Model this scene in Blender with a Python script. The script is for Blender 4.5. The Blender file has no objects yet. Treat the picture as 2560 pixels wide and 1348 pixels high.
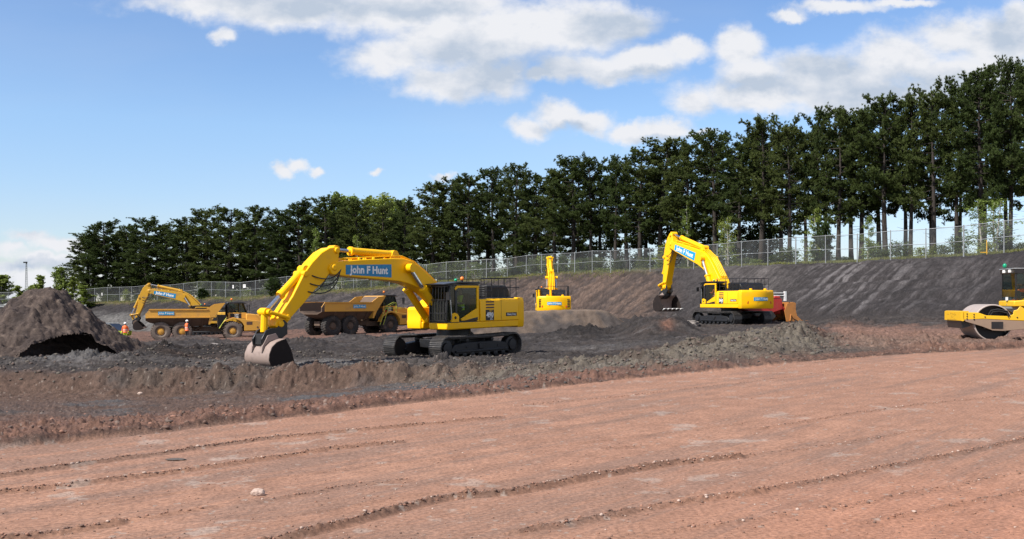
import bpy, bmesh, math, random
import numpy as np
from mathutils import Matrix, Vector
R = math.radians
sc = bpy.context.scene
col = sc.collection
# ---------------------------------------------------------------- camera, sky, sun, exposure
F = 2500.0; VH = 756.0; HC = 1.7            # focal length and horizon of the 2560 px photograph, eye height
cam = bpy.data.cameras.new('camera'); cam_o = bpy.data.objects.new('camera', cam); col.objects.link(cam_o)
cam.sensor_width = 36.0; cam.lens = 36.0 * F / 2560.0
cam.shift_y = (VH - 674.0) / 2560.0
cam.clip_start = 0.1; cam.clip_end = 9000.0
cam_o.location = (0, 0, HC); cam_o.rotation_euler = (R(90), 0, 0)
sc.camera = cam_o
SUN_EL, SUN_PHI = R(50), R(36)              # sun: from the left, a little behind the camera
sd = Vector((-math.cos(SUN_PHI) * math.cos(SUN_EL), -math.sin(SUN_PHI) * math.cos(SUN_EL), math.sin(SUN_EL)))
sun = bpy.data.lights.new('sun', 'SUN'); sun.energy = 5.0; sun.angle = R(0.53); sun.color = (1.0, 0.95, 0.87)
sun_o = bpy.data.objects.new('sun', sun); col.objects.link(sun_o)
sun_o.rotation_euler = sd.to_track_quat('Z', 'Y').to_euler()
sc.view_settings.view_transform = 'Standard'; sc.view_settings.look = 'None'
sc.view_settings.exposure = 0.6; sc.view_settings.gamma = 1.0
sc.cycles.max_bounces = 6; sc.cycles.transparent_max_bounces = 24
sc.cycles.use_denoising = True

CLOUDS = [  # photo px: centre u, v, radius u, v
 (560,8,290,40),(760,22,270,62),(960,28,230,72),(1120,15,260,60),(555,92,46,30),
 (985,148,150,58),(1130,112,210,88),(1290,70,260,90),(1450,75,150,75),(1560,60,110,50),(1110,205,135,52),(1230,190,120,60),
 (1350,190,50,26),(1400,170,70,44),(1500,170,110,42),(1610,152,110,46),(1700,130,72,34),
 (1325,322,58,36),(1400,288,80,38),(1470,302,70,38),(1575,335,62,30),(1670,320,70,30),(1760,335,80,22),
 (1845,120,62,54),(1880,190,95,62),(1745,262,72,40),(1880,240,190,52),(2080,200,190,70),(2250,150,170,78),(2390,100,130,62),(2490,120,110,90),(2550,60,50,70),(2150,235,240,50),(2420,200,220,90),
 (1975,36,56,22),(2080,14,130,24),(2250,4,110,16),
 (700,422,32,24),(742,408,38,24),(790,424,28,15),(942,434,26,14),(1115,434,48,13),
 (70,596,110,26),(150,606,90,24),(20,626,90,26),(130,648,110,22),(40,668,90,18),(60,705,240,34),(-60,740,300,30)]

GREY = [(1270,190,260,70),(1200,140,150,50),(760,10,300,46),(1050,20,170,34),(1560,70,160,40),(1620,185,150,20),(2330,225,330,60),(2060,170,110,40),(1900,215,120,30),(1420,320,90,22),(2520,90,60,70),(1700,350,120,16),(120,660,180,20)]
WISP = {(320,48):.55,(950,220):.4,(905,444):.45,(942,434):.3,(745,222):.6,(1225,258):.6,(830,132):.5,(1560,300):.5,(555,92):.25,(1115,434):.3,(742,408):.15,(70,596):.2,(20,626):.2,(2250,4):.2,(1760,335):.3}
def build_world():
    w = bpy.data.worlds.new('World'); sc.world = w; w.use_nodes = True
    nt = w.node_tree; N = nt.nodes; L = nt.links
    for n in list(N): N.remove(n)
    def nd(t, **k):
        n = N.new(t)
        for a, b in k.items(): setattr(n, a, b)
        return n
    def math_(op, a, b=None, c=None, clamp=False):
        n = nd('ShaderNodeMath', operation=op, use_clamp=clamp)
        for i, x in enumerate((a, b, c)):
            if x is None: continue
            if isinstance(x, (int, float)): n.inputs[i].default_value = x
            else: L.new(x, n.inputs[i])
        return n.outputs[0]
    sky = nd('ShaderNodeTexSky', sky_type='NISHITA'); sky.sun_disc = False
    sky.sun_elevation = SUN_EL; sky.sun_rotation = math.atan2(sd.x, sd.y)
    sky.air_density = 1.0; sky.dust_density = 0.15; sky.ozone_density = 1.6; sky.altitude = 100
    hsv = nd('ShaderNodeHueSaturation'); hsv.inputs['Saturation'].default_value = 1.16; hsv.inputs['Hue'].default_value = 0.508; hsv.inputs['Value'].default_value = 1.24
    L.new(sky.outputs[0], hsv.inputs['Color'])
    tc = nd('ShaderNodeTexCoord'); sp = nd('ShaderNodeSeparateXYZ'); L.new(tc.outputs['Generated'], sp.inputs[0])
    yy = math_('MAXIMUM', sp.outputs[1], 0.05)
    cb = nd('ShaderNodeCombineXYZ'); L.new(math_('DIVIDE', sp.outputs[0], yy), cb.inputs[0]); L.new(math_('DIVIDE', sp.outputs[2], yy), cb.inputs[1])
    # ragged edges: warp the lookup
    n1 = nd('ShaderNodeTexNoise'); n1.inputs['Scale'].default_value = 26; n1.inputs['Detail'].default_value = 9; n1.inputs['Roughness'].default_value = 0.6
    L.new(cb.outputs[0], n1.inputs['Vector'])
    wsub = nd('ShaderNodeVectorMath', operation='SUBTRACT'); L.new(n1.outputs['Color'], wsub.inputs[0]); wsub.inputs[1].default_value = (.5, .5, .5)
    wsc = nd('ShaderNodeVectorMath', operation='SCALE'); L.new(wsub.outputs[0], wsc.inputs[0]); wsc.inputs['Scale'].default_value = 0.036
    wad = nd('ShaderNodeVectorMath', operation='ADD'); L.new(cb.outputs[0], wad.inputs[0]); L.new(wsc.outputs[0], wad.inputs[1])
    wz = nd('ShaderNodeVectorMath', operation='MULTIPLY'); L.new(wad.outputs[0], wz.inputs[0]); wz.inputs[1].default_value = (1, 1, 0)
    cur = None
    for (u, v, ru, rv) in CLOUDS:
        s = nd('ShaderNodeVectorMath', operation='SUBTRACT'); L.new(wz.outputs[0], s.inputs[0]); s.inputs[1].default_value = ((u - 1280) / F, (VH - v) / F, 0)
        m = nd('ShaderNodeVectorMath', operation='MULTIPLY'); L.new(s.outputs[0], m.inputs[0]); m.inputs[1].default_value = (F / (ru * 1.18), F / (rv * 1.18), 0)
        l = nd('ShaderNodeVectorMath', operation='LENGTH'); L.new(m.outputs[0], l.inputs[0])
        lv = math_('ADD', l.outputs['Value'], WISP[(u, v)]) if (u, v) in WISP else l.outputs['Value']
        cur = lv if cur is None else math_('SMOOTH_MIN', cur, lv, 0.25)
    gcur = None
    for (u, v, ru, rv) in GREY:
        s = nd('ShaderNodeVectorMath', operation='SUBTRACT'); L.new(wz.outputs[0], s.inputs[0]); s.inputs[1].default_value = ((u - 1280) / F, (VH - v) / F, 0)
        m = nd('ShaderNodeVectorMath', operation='MULTIPLY'); L.new(s.outputs[0], m.inputs[0]); m.inputs[1].default_value = (F / (ru * 1.3), F / (rv * 1.3), 0)
        l = nd('ShaderNodeVectorMath', operation='LENGTH'); L.new(m.outputs[0], l.inputs[0])
        gcur = l.outputs['Value'] if gcur is None else math_('SMOOTH_MIN', gcur, l.outputs['Value'], 0.25)
    n2 = nd('ShaderNodeTexNoise'); n2.inputs['Scale'].default_value = 11; n2.inputs['Detail'].default_value = 8; n2.inputs['Roughness'].default_value = 0.6
    mp = nd('ShaderNodeVectorMath', operation='MULTIPLY'); L.new(cb.outputs[0], mp.inputs[0]); mp.inputs[1].default_value = (1, 1.7, 1); L.new(mp.outputs[0], n2.inputs['Vector'])
    n3 = nd('ShaderNodeTexNoise'); n3.inputs['Scale'].default_value = 11; n3.inputs['Detail'].default_value = 8; n3.inputs['Roughness'].default_value = 0.6
    off = nd('ShaderNodeVectorMath', operation='ADD'); L.new(mp.outputs[0], off.inputs[0]); off.inputs[1].default_value = (-0.012, 0.022, 0); L.new(off.outputs[0], n3.inputs['Vector'])
    nz = math_('SUBTRACT', n2.outputs['Fac'], 0.5)
    dens = math_('ADD', math_('SUBTRACT', 1.0, cur), math_('MULTIPLY', nz, 1.25))
    mask = nd('ShaderNodeMapRange', interpolation_type='SMOOTHSTEP'); L.new(dens, mask.inputs['Value'])
    mask.inputs['From Min'].default_value = -0.04; mask.inputs['From Max'].default_value = 0.60
    hm = nd('ShaderNodeMapRange'); L.new(sp.outputs[2], hm.inputs['Value']); hm.inputs['From Min'].default_value = 0.0; hm.inputs['From Max'].default_value = 0.17; hm.inputs['To Min'].default_value = 0.0
    hz_ = nd('ShaderNodeMix', data_type='RGBA', blend_type='MULTIPLY'); hz_.inputs['Factor'].default_value = 1.0; L.new(hsv.outputs[0], hz_.inputs['A']); hmc = nd('ShaderNodeMix', data_type='RGBA'); L.new(hm.outputs[0], hmc.inputs['Factor']); hmc.inputs['A'].default_value = (.60, .61, .80, 1); hmc.inputs['B'].default_value = (1, 1, 1, 1); L.new(hmc.outputs['Result'], hz_.inputs['B'])
    # thin veil of high cloud
    n4 = nd('ShaderNodeTexNoise'); n4.inputs['Scale'].default_value = 3.2; n4.inputs['Detail'].default_value = 5
    mp4 = nd('ShaderNodeVectorMath', operation='MULTIPLY'); L.new(cb.outputs[0], mp4.inputs[0]); mp4.inputs[1].default_value = (0.8, 3.0, 1); L.new(mp4.outputs[0], n4.inputs['Vector'])
    veil = nd('ShaderNodeMapRange'); L.new(n4.outputs['Fac'], veil.inputs['Value']); veil.inputs['From Min'].default_value = 0.45; veil.inputs['From Max'].default_value = 0.8; veil.inputs['To Max'].default_value = 0.16
    front = nd('ShaderNodeMapRange'); L.new(sp.outputs[1], front.inputs['Value']); front.inputs['From Min'].default_value = 0.1; front.inputs['From Max'].default_value = 0.4
    # grey undersides where the cloud is thick, white where it is thin or faces the sun
    thick = nd('ShaderNodeMapRange', interpolation_type='SMOOTHSTEP'); L.new(math_('ADD', math_('SUBTRACT', 1.0, gcur), math_('MULTIPLY', nz, 0.9)), thick.inputs['Value']); thick.inputs['From Min'].default_value = -0.05; thick.inputs['From Max'].default_value = 0.75
    relief = math_('MULTIPLY', math_('SUBTRACT', n2.outputs['Fac'], n3.outputs['Fac']), 3.0)
    shade = math_('SUBTRACT', math_('ADD', 1.0, relief), math_('MULTIPLY', thick.outputs[0], 0.85), clamp=True)
    cr = nd('ShaderNodeMix', data_type='RGBA'); L.new(shade, cr.inputs['Factor'])
    cr.inputs['A'].default_value = (3.8, 4.4, 5.3, 1); cr.inputs['B'].default_value = (6.3, 6.4, 6.7, 1)
    mx0 = nd('ShaderNodeMix', data_type='RGBA'); L.new(math_('MULTIPLY', veil.outputs[0], front.outputs[0]), mx0.inputs['Factor']); L.new(hz_.outputs['Result'], mx0.inputs['A']); mx0.inputs['B'].default_value = (4.6, 5.0, 5.8, 1)
    mx = nd('ShaderNodeMix', data_type='RGBA'); L.new(math_('MULTIPLY', mask.outputs[0], front.outputs[0]), mx.inputs['Factor']); L.new(mx0.outputs['Result'], mx.inputs['A']); L.new(cr.outputs['Result'], mx.inputs['B'])
    # unseen broken cloud added over the rest of the sky to raise ambient light
    n5 = nd('ShaderNodeTexNoise'); n5.inputs['Scale'].default_value = 2.6; n5.inputs['Detail'].default_value = 5; L.new(tc.outputs['Generated'], n5.inputs['Vector'])
    rest = nd('ShaderNodeMapRange', interpolation_type='SMOOTHSTEP'); L.new(n5.outputs['Fac'], rest.inputs['Value']); rest.inputs['From Min'].default_value = 0.44; rest.inputs['From Max'].default_value = 0.6
    back = nd('ShaderNodeMapRange'); L.new(sp.outputs[1], back.inputs['Value']); back.inputs['From Min'].default_value = 0.72; back.inputs['From Max'].default_value = 0.45; back.clamp = True
    up_ = nd('ShaderNodeMapRange'); L.new(sp.outputs[2], up_.inputs['Value']); up_.inputs['From Min'].default_value = 0.0; up_.inputs['From Max'].default_value = 0.06
    mxb = nd('ShaderNodeMix', data_type='RGBA'); L.new(math_('MULTIPLY', math_('MULTIPLY', rest.outputs[0], back.outputs[0]), up_.outputs[0]), mxb.inputs['Factor']); L.new(mx.outputs['Result'], mxb.inputs['A']); mxb.inputs['B'].default_value = (6.6, 6.4, 6.3, 1)
    mx = mxb
    bg = nd('ShaderNodeBackground'); bg.inputs['Strength'].default_value = 0.09; L.new(mx.outputs['Result'], bg.inputs['Color'])
    out = nd('ShaderNodeOutputWorld'); L.new(bg.outputs[0], out.inputs['Surface'])
build_world()

# ---------------------------------------------------------------- numpy noise
rs = np.random.RandomState(7)
_ang = rs.rand(256, 256) * 2 * np.pi
_GX, _GY = np.cos(_ang), np.sin(_ang)
_H1, _H2, _H3, _H4 = (rs.rand(256, 256) for _ in range(4))
def perlin(x, y):
    xi = np.floor(x).astype(np.int64); yi = np.floor(y).astype(np.int64)
    xf = x - xi; yf = y - yi
    u = xf * xf * xf * (xf * (xf * 6 - 15) + 10); v = yf * yf * yf * (yf * (yf * 6 - 15) + 10)
    def g(ix, iy, dx, dy):
        a = ix & 255; b = iy & 255
        return _GX[a, b] * dx + _GY[a, b] * dy
    n00 = g(xi, yi, xf, yf); n10 = g(xi + 1, yi, xf - 1, yf); n01 = g(xi, yi + 1, xf, yf - 1); n11 = g(xi + 1, yi + 1, xf - 1, yf - 1)
    return (n00 * (1 - u) + n10 * u) * (1 - v) + (n01 * (1 - u) + n11 * u) * v * 1.0
def fbm(x, y, o=4, g=0.5):
    s = 0; a = 1.0
    for i in range(o):
        s = s + a * perlin(x * 2 ** i + 17.3 * i, y * 2 ** i + 9.1 * i); a *= g
    return s
def lumps(x, y, c, pres=0.5, rmin=0.25, rmax=0.6, sh=0):
    """round stones/clods standing on the ground: height in units of the cell size"""
    X = x / c + 31.7 * sh; Y = y / c + 11.9 * sh
    xi = np.floor(X).astype(np.int64); yi = np.floor(Y).astype(np.int64)
    best = np.zeros_like(X)
    for dx in (-1, 0, 1):
        for dy in (-1, 0, 1):
            a = (xi + dx) & 255; b = (yi + dy) & 255
            cx = xi + dx + _H1[a, b]; cy = yi + dy + _H2[a, b]
            r = np.where(_H4[a, b] < pres, rmin + (rmax - rmin) * _H3[a, b] ** 2, 0)
            h2 = r * r - (X - cx) ** 2 - (Y - cy) ** 2
            best = np.maximum(best, np.sqrt(np.maximum(h2, 0)))
    return best * c
def sstep(a, b, x):
    t = np.clip((x - a) / (b - a), 0, 1); return t * t * (3 - 2 * t)

# ---------------------------------------------------------------- properties, materials
def tag(o, label=None, cat=None, group=None, kind=None):
    if label: o['label'] = label
    if cat: o['category'] = cat
    if group: o['group'] = group
    if kind: o['kind'] = kind
    return o
def empty(name, loc, rz=0, tilt=0, roll=0):
    o = bpy.data.objects.new(name, None); col.objects.link(o)
    o.empty_display_size = 0.3
    o.matrix_world = Matrix.Translation(loc) @ Matrix.Rotation(rz, 4, 'Z') @ Matrix.Rotation(tilt, 4, 'Y') @ Matrix.Rotation(roll, 4, 'X')
    return o
def P(u, v, d): return Vector(((u - 1280) / F * d, d, HC + (VH - v) / F * d))
def srgb(r, g, b):
    f = lambda c: (c / 255 / 12.92) if c / 255 <= 0.04045 else ((c / 255 + 0.055) / 1.055) ** 2.4
    return (f(r), f(g), f(b))
MATS = {}
class NT:
    def __init__(s, name):
        s.m = bpy.data.materials.new(name); s.m.use_nodes = True; s.nt = s.m.node_tree
        s.b = s.nt.nodes['Principled BSDF']; s.out = s.nt.nodes['Material Output']
    def n(s, t, **k):
        n = s.nt.nodes.new(t)
        for a, b in k.items(): setattr(n, a, b)
        return n
    def l(s, a, b): s.nt.links.new(a, b)
    def obj(s):
        return s.n('ShaderNodeTexCoord').outputs['Object']
    def noise(s, scale, detail=4, rough=0.55, vec=None, mul=None):
        n = s.n('ShaderNodeTexNoise'); n.inputs['Scale'].default_value = scale; n.inputs['Detail'].default_value = detail; n.inputs['Roughness'].default_value = rough
        v = vec if vec is not None else s.obj()
        if mul is not None:
            m = s.n('ShaderNodeVectorMath', operation='MULTIPLY'); s.l(v, m.inputs[0]); m.inputs[1].default_value = mul; v = m.outputs[0]
        s.l(v, n.inputs['Vector']); return n.outputs['Fac']
    def rng(s, v, a, b, c=0.0, d=1.0):
        n = s.n('ShaderNodeMapRange', interpolation_type='SMOOTHSTEP'); s.l(v, n.inputs['Value'])
        for k, x in zip(('From Min', 'From Max', 'To Min', 'To Max'), (a, b, c, d)): n.inputs[k].default_value = x
        return n.outputs[0]
    def mix(s, fac, a, b, blend='MIX'):
        n = s.n('ShaderNodeMix', data_type='RGBA', blend_type=blend)
        for k, x in (('Factor', fac), ('A', a), ('B', b)):
            if isinstance(x, (int, float)): n.inputs[k].default_value = x
            elif isinstance(x, tuple): n.inputs[k].default_value = (*x[:3], 1)
            else: s.l(x, n.inputs[k])
        return n.outputs['Result']
    def bump(s, h, strength=0.4, dist=0.02):
        n = s.n('ShaderNodeBump'); n.inputs['Strength'].default_value = strength; n.inputs['Distance'].default_value = dist
        s.l(h, n.inputs['Height']); s.l(n.outputs[0], s.b.inputs['Normal'])
    def set(s, **k):
        for a, b in k.items():
            i = s.b.inputs[a.replace('_', ' ')]
            if isinstance(b, (int, float)): i.default_value = b
            elif isinstance(b, tuple): i.default_value = (*b[:3], 1)
            else: s.l(b, i)
        return s
def paint(name, c, dirt=(0.16, 0.11, 0.08), amount=0.5, rough=0.38, spec=0.5, scale=1.6, zdirt=None):
    """paint with dust in patches, and streaks"""
    t = NT(name)
    a = t.noise(scale, 6, 0.65); b = t.noise(scale * 7, 4, 0.7, mul=(1, 1, 0.25))
    f1 = t.rng(a, 0.48, 0.78, 0, amount); f2 = t.rng(b, 0.58, 0.8, 0, amount * 0.6)
    mx = t.n('ShaderNodeMath', operation='MAXIMUM'); t.l(f1, mx.inputs[0]); t.l(f2, mx.inputs[1]); fac = mx.outputs[0]
    if zdirt:
        sp = t.n('ShaderNodeSeparateXYZ'); t.l(t.obj(), sp.inputs[0])
        zf = t.rng(sp.outputs[2], zdirt[0], zdirt[1], zdirt[2], 0.0)
        ad = t.n('ShaderNodeMath', operation='ADD', use_clamp=True); t.l(fac, ad.inputs[0]); t.l(zf, ad.inputs[1]); fac = ad.outputs[0]
    t.set(Base_Color=t.mix(fac, c, dirt), Roughness=t.rng(fac, 0, 1, rough, 0.9), Specular_IOR_Level=spec)
    MATS[name] = t.m; return t.m
def plain(name, c, rough=0.6, metal=0.0, emit=None, spec=0.5):
    t = NT(name); n = t.noise(9, 4)
    t.set(Base_Color=t.mix(t.rng(n, 0.3, 0.7), tuple(x * 0.82 for x in c), tuple(min(1, x * 1.12) for x in c)), Roughness=rough, Metallic=metal, Specular_IOR_Level=spec)
    if emit: t.set(Emission_Color=c, Emission_Strength=emit)
    MATS[name] = t.m; return t.m
def glass(name, tint=(0.32, 0.38, 0.36)):
    t = NT(name); tr = t.n('ShaderNodeBsdfTransparent'); tr.inputs[0].default_value = (*tint, 1)
    gl = t.n('ShaderNodeBsdfGlossy'); gl.inputs['Roughness'].default_value = 0.03
    fw = t.n('ShaderNodeLayerWeight'); fw.inputs['Blend'].default_value = 0.5; fp = t.n('ShaderNodeMath', operation='POWER'); t.l(fw.outputs['Facing'], fp.inputs[0]); fp.inputs[1].default_value = 5.0; fr = t.n('ShaderNodeMath', operation='MULTIPLY_ADD'); t.l(fp.outputs[0], fr.inputs[0]); fr.inputs[1].default_value = 0.7; fr.inputs[2].default_value = 0.045
    mx = t.n('ShaderNodeMixShader'); t.l(fr.outputs[0], mx.inputs[0]); t.l(tr.outputs[0], mx.inputs[1]); t.l(gl.outputs[0], mx.inputs[2]); t.l(mx.outputs[0], t.out.inputs['Surface'])
    MATS[name] = t.m; return t.m
YEL = (0.90, 0.475, 0.003)
paint('yellow_paint', YEL, (0.30, 0.19, 0.10), amount=0.22, rough=0.36, spec=0.2)
paint('worn_yellow', (0.50, 0.27, 0.012), amount=0.55)
paint('truck_yellow', (0.62, 0.315, 0.045), (0.24, 0.15, 0.095), amount=0.45, rough=0.45)
paint('dusty_shaded_brown', (0.10, 0.065, 0.045), (0.16, 0.11, 0.085), amount=0.7, rough=0.85)  # dust on underbodies; also stands in for shade on one truck's hubs
paint('roller_yellow', (0.74, 0.42, 0.012), (0.22, 0.14, 0.1), amount=0.35)
paint('roller_mud', (0.25, 0.17, 0.12), (0.14, 0.1, 0.08), amount=0.6, rough=0.8)
paint('black_steel', (0.012, 0.012, 0.014), (0.06, 0.05, 0.045), amount=0.25, rough=0.35)
paint('track_steel', (0.045, 0.042, 0.041), (0.13, 0.115, 0.105), amount=0.9, rough=0.42, scale=5)
paint('undercarriage', (0.010, 0.010, 0.012), (0.045, 0.04, 0.036), amount=0.35, rough=0.5, scale=3)
paint('bucket_steel', (0.26, 0.195, 0.17), (0.10, 0.07, 0.06), amount=0.7, rough=0.55, scale=3)
paint('drum_steel', (0.36, 0.30, 0.27), (0.26, 0.19, 0.16), amount=0.6, rough=0.4, scale=2)
paint('rust_orange', (0.42, 0.17, 0.04), (0.18, 0.09, 0.05), amount=0.7, rough=0.6, scale=2.5)
paint('red_paint', (0.38, 0.028, 0.024), amount=0.25)
paint('tyre', (0.028, 0.025, 0.024), (0.14, 0.105, 0.085), amount=0.9, rough=0.9, scale=2)
paint('bucket_side_shaded', (0.020, 0.015, 0.014), (0.05, 0.036, 0.032), amount=0.5, rough=0.75, scale=3, spec=0.15)  # near-black, so the shade on the bucket side plates is in the colour
paint('dusty_tyre', (0.14, 0.11, 0.092), (0.26, 0.20, 0.165), amount=0.9, rough=0.95, scale=2)
plain('chrome', (0.62, 0.62, 0.63), 0.18, 1.0)
plain('white_paint', (0.75, 0.75, 0.74), 0.5)
plain('panel_blue', srgb(0, 122, 170), 0.4)
plain('panel_cyan', srgb(0, 150, 200), 0.4)
plain('black_rubber', (0.016, 0.016, 0.017), 0.55)
plain('decal_black', (0.010, 0.010, 0.012), 0.45)
plain('decal_brown', (0.10, 0.05, 0.035), 0.6)
plain('cab_dark', (0.014, 0.014, 0.016), 0.7)
plain('beacon_orange', (0.9, 0.22, 0.02), 0.25)
plain('beacon_green', (0.0, 0.32, 0.16), 0.25)
plain('reflector_red', (0.6, 0.02, 0.01), 0.3)
plain('hivis_orange', (0.95, 0.16, 0.035), 0.7)
plain('hivis_yellow', (0.62, 0.80, 0.03), 0.7)
plain('reflective_tape', (0.7, 0.7, 0.66), 0.4)
plain('helmet_white', (0.82, 0.82, 0.80), 0.35)
plain('skin', (0.45, 0.24, 0.17), 0.6)
plain('dark_cloth', (0.014, 0.015, 0.02), 0.85)
plain('galvanised', (0.27, 0.285, 0.295), 0.55, 0.2)
plain('concrete', (0.20, 0.175, 0.16), 0.9)
plain('rail_green_yellow', (0.45, 0.50, 0.07), 0.5)
plain('yellow_plastic', (0.80, 0.42, 0.02), 0.5)
glass('cab_glass', (0.45, 0.55, 0.54)); glass('dark_glass', (0.16, 0.18, 0.18))
# ---------------------------------------------------------------- mesh builder
class MB:
    def __init__(s): s.V = []; s.F = []; s.I = []; s.M = Matrix.Identity(4)
    def add(s, vs, fs, mat=0):
        b = len(s.V); M = s.M
        s.V += [tuple(M @ Vector(v)) for v in vs]
        for f in fs: s.F.append([b + i for i in f]); s.I.append(mat)
        return s
    def box(s, x0, x1, y0, y1, z0, z1, mat=0):
        return s.add([(x0,y0,z0),(x1,y0,z0),(x1,y1,z0),(x0,y1,z0),(x0,y0,z1),(x1,y0,z1),(x1,y1,z1),(x0,y1,z1)],
                     [(0,3,2,1),(4,5,6,7),(0,1,5,4),(1,2,6,5),(2,3,7,6),(3,0,4,7)], mat)
    def prism(s, pts, y0, y1, mat=0, taper=None):
        """x-z outline given depth from y0 to y1"""
        n = len(pts)
        vs = [(x, y0, z) for x, z in pts] + [(x, y1, z) for x, z in pts]
        fs = [tuple(range(n)), tuple(range(2 * n - 1, n - 1, -1))] + [(i, i + n, (i + 1) % n + n, (i + 1) % n) for i in range(n)]
        return s.add(vs, fs, mat)
    def prismz(s, pts, z0, z1, mat=0):
        n = len(pts)
        vs = [(x, y, z0) for x, y in pts] + [(x, y, z1) for x, y in pts]
        fs = [tuple(range(n - 1, -1, -1)), tuple(range(n, 2 * n))] + [(i, (i + 1) % n, (i + 1) % n + n, i + n) for i in range(n)]
        return s.add(vs, fs, mat)
    def prismx(s, pts, x0, x1, mat=0):
        n = len(pts)
        vs = [(x0, y, z) for y, z in pts] + [(x1, y, z) for y, z in pts]
        fs = [tuple(range(n)), tuple(range(2 * n - 1, n - 1, -1))] + [(i, i + n, (i + 1) % n + n, (i + 1) % n) for i in range(n)]
        return s.add(vs, fs, mat)
    def cyl(s, p0, p1, r0, r1=None, n=12, mat=0, caps=True):
        p0 = Vector(p0); p1 = Vector(p1); r1 = r0 if r1 is None else r1
        d = (p1 - p0).normalized(); a = d.orthogonal().normalized(); b = d.cross(a)
        vs = []
        for p, r in ((p0, r0), (p1, r1)):
            for i in range(n):
                t = 2 * math.pi * i / n; vs.append(p + a * (r * math.cos(t)) + b * (r * math.sin(t)))
        fs = [(i, (i + 1) % n, (i + 1) % n + n, i + n) for i in range(n)]
        if caps: fs += [tuple(range(n - 1, -1, -1)), tuple(range(n, 2 * n))]
        return s.add(vs, fs, mat)
    def tube(s, pts, r, n=6, mat=0):
        pts = [Vector(p) for p in pts]; vs = []; fs = []
        a = None
        for k, p in enumerate(pts):
            d = (pts[min(k + 1, len(pts) - 1)] - pts[max(k - 1, 0)]).normalized()
            a = d.orthogonal().normalized() if a is None else (a - d * a.dot(d)).normalized()
            b = d.cross(a); rr = r[k] if isinstance(r, (list, tuple)) else r
            for i in range(n):
                t = 2 * math.pi * i / n; vs.append(p + a * (rr * math.cos(t)) + b * (rr * math.sin(t)))
        for k in range(len(pts) - 1):
            for i in range(n): fs.append((k * n + i, k * n + (i + 1) % n, (k + 1) * n + (i + 1) % n, (k + 1) * n + i))
        fs += [tuple(range(n - 1, -1, -1)), tuple(range((len(pts) - 1) * n, len(pts) * n))]
        return s.add(vs, fs, mat)
    def lathe_y(s, prof, c, n=32, mat=0, caps=True):
        """profile of (y, r) turned about the y axis through c"""
        cx, cy, cz = c; vs = []; fs = []; m = len(prof)
        for y, r in prof:
            for i in range(n):
                t = 2 * math.pi * i / n; vs.append((cx + r * math.cos(t), cy + y, cz + r * math.sin(t)))
        for k in range(m - 1):
            for i in range(n): fs.append((k * n + i, k * n + (i + 1) % n, (k + 1) * n + (i + 1) % n, (k + 1) * n + i))
        if caps: fs += [tuple(range(n)), tuple(range((m - 1) * n, m * n))]
        return s.add(vs, fs, mat)
    def ball(s, c, r, sz=1.0, mat=0, n=10, m=6, half=False):
        vs = []; fs = []; c = Vector(c)
        for j in range(m + 1):
            t = math.pi * j / m * (0.5 if half else 1)
            for i in range(n):
                p = 2 * math.pi * i / n; vs.append(c + Vector((r * math.sin(t) * math.cos(p), r * math.sin(t) * math.sin(p), r * sz * math.cos(t))))
        for j in range(m):
            for i in range(n): fs.append((j * n + i, (j + 1) * n + i, (j + 1) * n + (i + 1) % n, j * n + (i + 1) % n))
        return s.add(vs, fs, mat)
    def text(s, string, size, M, mat=0, bold=0.0, squeeze=1.0):
        cu = bpy.data.curves.new('lettering', 'FONT'); cu.body = string; cu.size = size; cu.align_x = 'CENTER'; cu.align_y = 'CENTER'; cu.offset = bold; cu.resolution_u = 2
        o = bpy.data.objects.new('lettering', cu); col.objects.link(o)
        me = o.to_mesh()
        old = s.M; s.M = old @ M @ Matrix.Diagonal((squeeze, 1, 1, 1))
        s.add([v.co.copy() for v in me.vertices], [tuple(p.vertices) for p in me.polygons], mat)
        s.M = old; o.to_mesh_clear(); bpy.data.objects.remove(o); bpy.data.curves.remove(cu)
        return s
    def mesh(s, name, mats):
        me = bpy.data.meshes.new(name); me.from_pydata(s.V, [], s.F); 
        for m in mats: me.materials.append(MATS[m] if isinstance(m, str) else m)
        me.polygons.foreach_set('material_index', s.I)
        return me
    def build(s, name, mats, parent=None, bevel=0, smooth=35, recalc=True):
        if isinstance(mats, str): mats = [mats]
        me = s.mesh(name, mats)
        if recalc:
            bm = bmesh.new(); bm.from_mesh(me); bmesh.ops.recalc_face_normals(bm, faces=bm.faces); bm.to_mesh(me); bm.free()
        if smooth:
            me.polygons.foreach_set('use_smooth', [True] * len(me.polygons)); me.set_sharp_from_angle(angle=R(smooth))
        o = bpy.data.objects.new(name, me); col.objects.link(o)
        if parent: o.parent = parent
        if bevel:
            b = o.modifiers.new('bevel', 'BEVEL'); b.width = bevel; b.segments = 2; b.limit_method = 'ANGLE'; b.angle_limit = R(40); b.harden_normals = False
        return o
def facing(origin, xdir, up=(0, 0, 1)):
    x = Vector(xdir).normalized(); z = x.cross(Vector(up)).normalized(); y = z.cross(x)
    M = Matrix((x, y, z)).transposed().to_4x4(); M.translation = origin; return M

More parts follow.
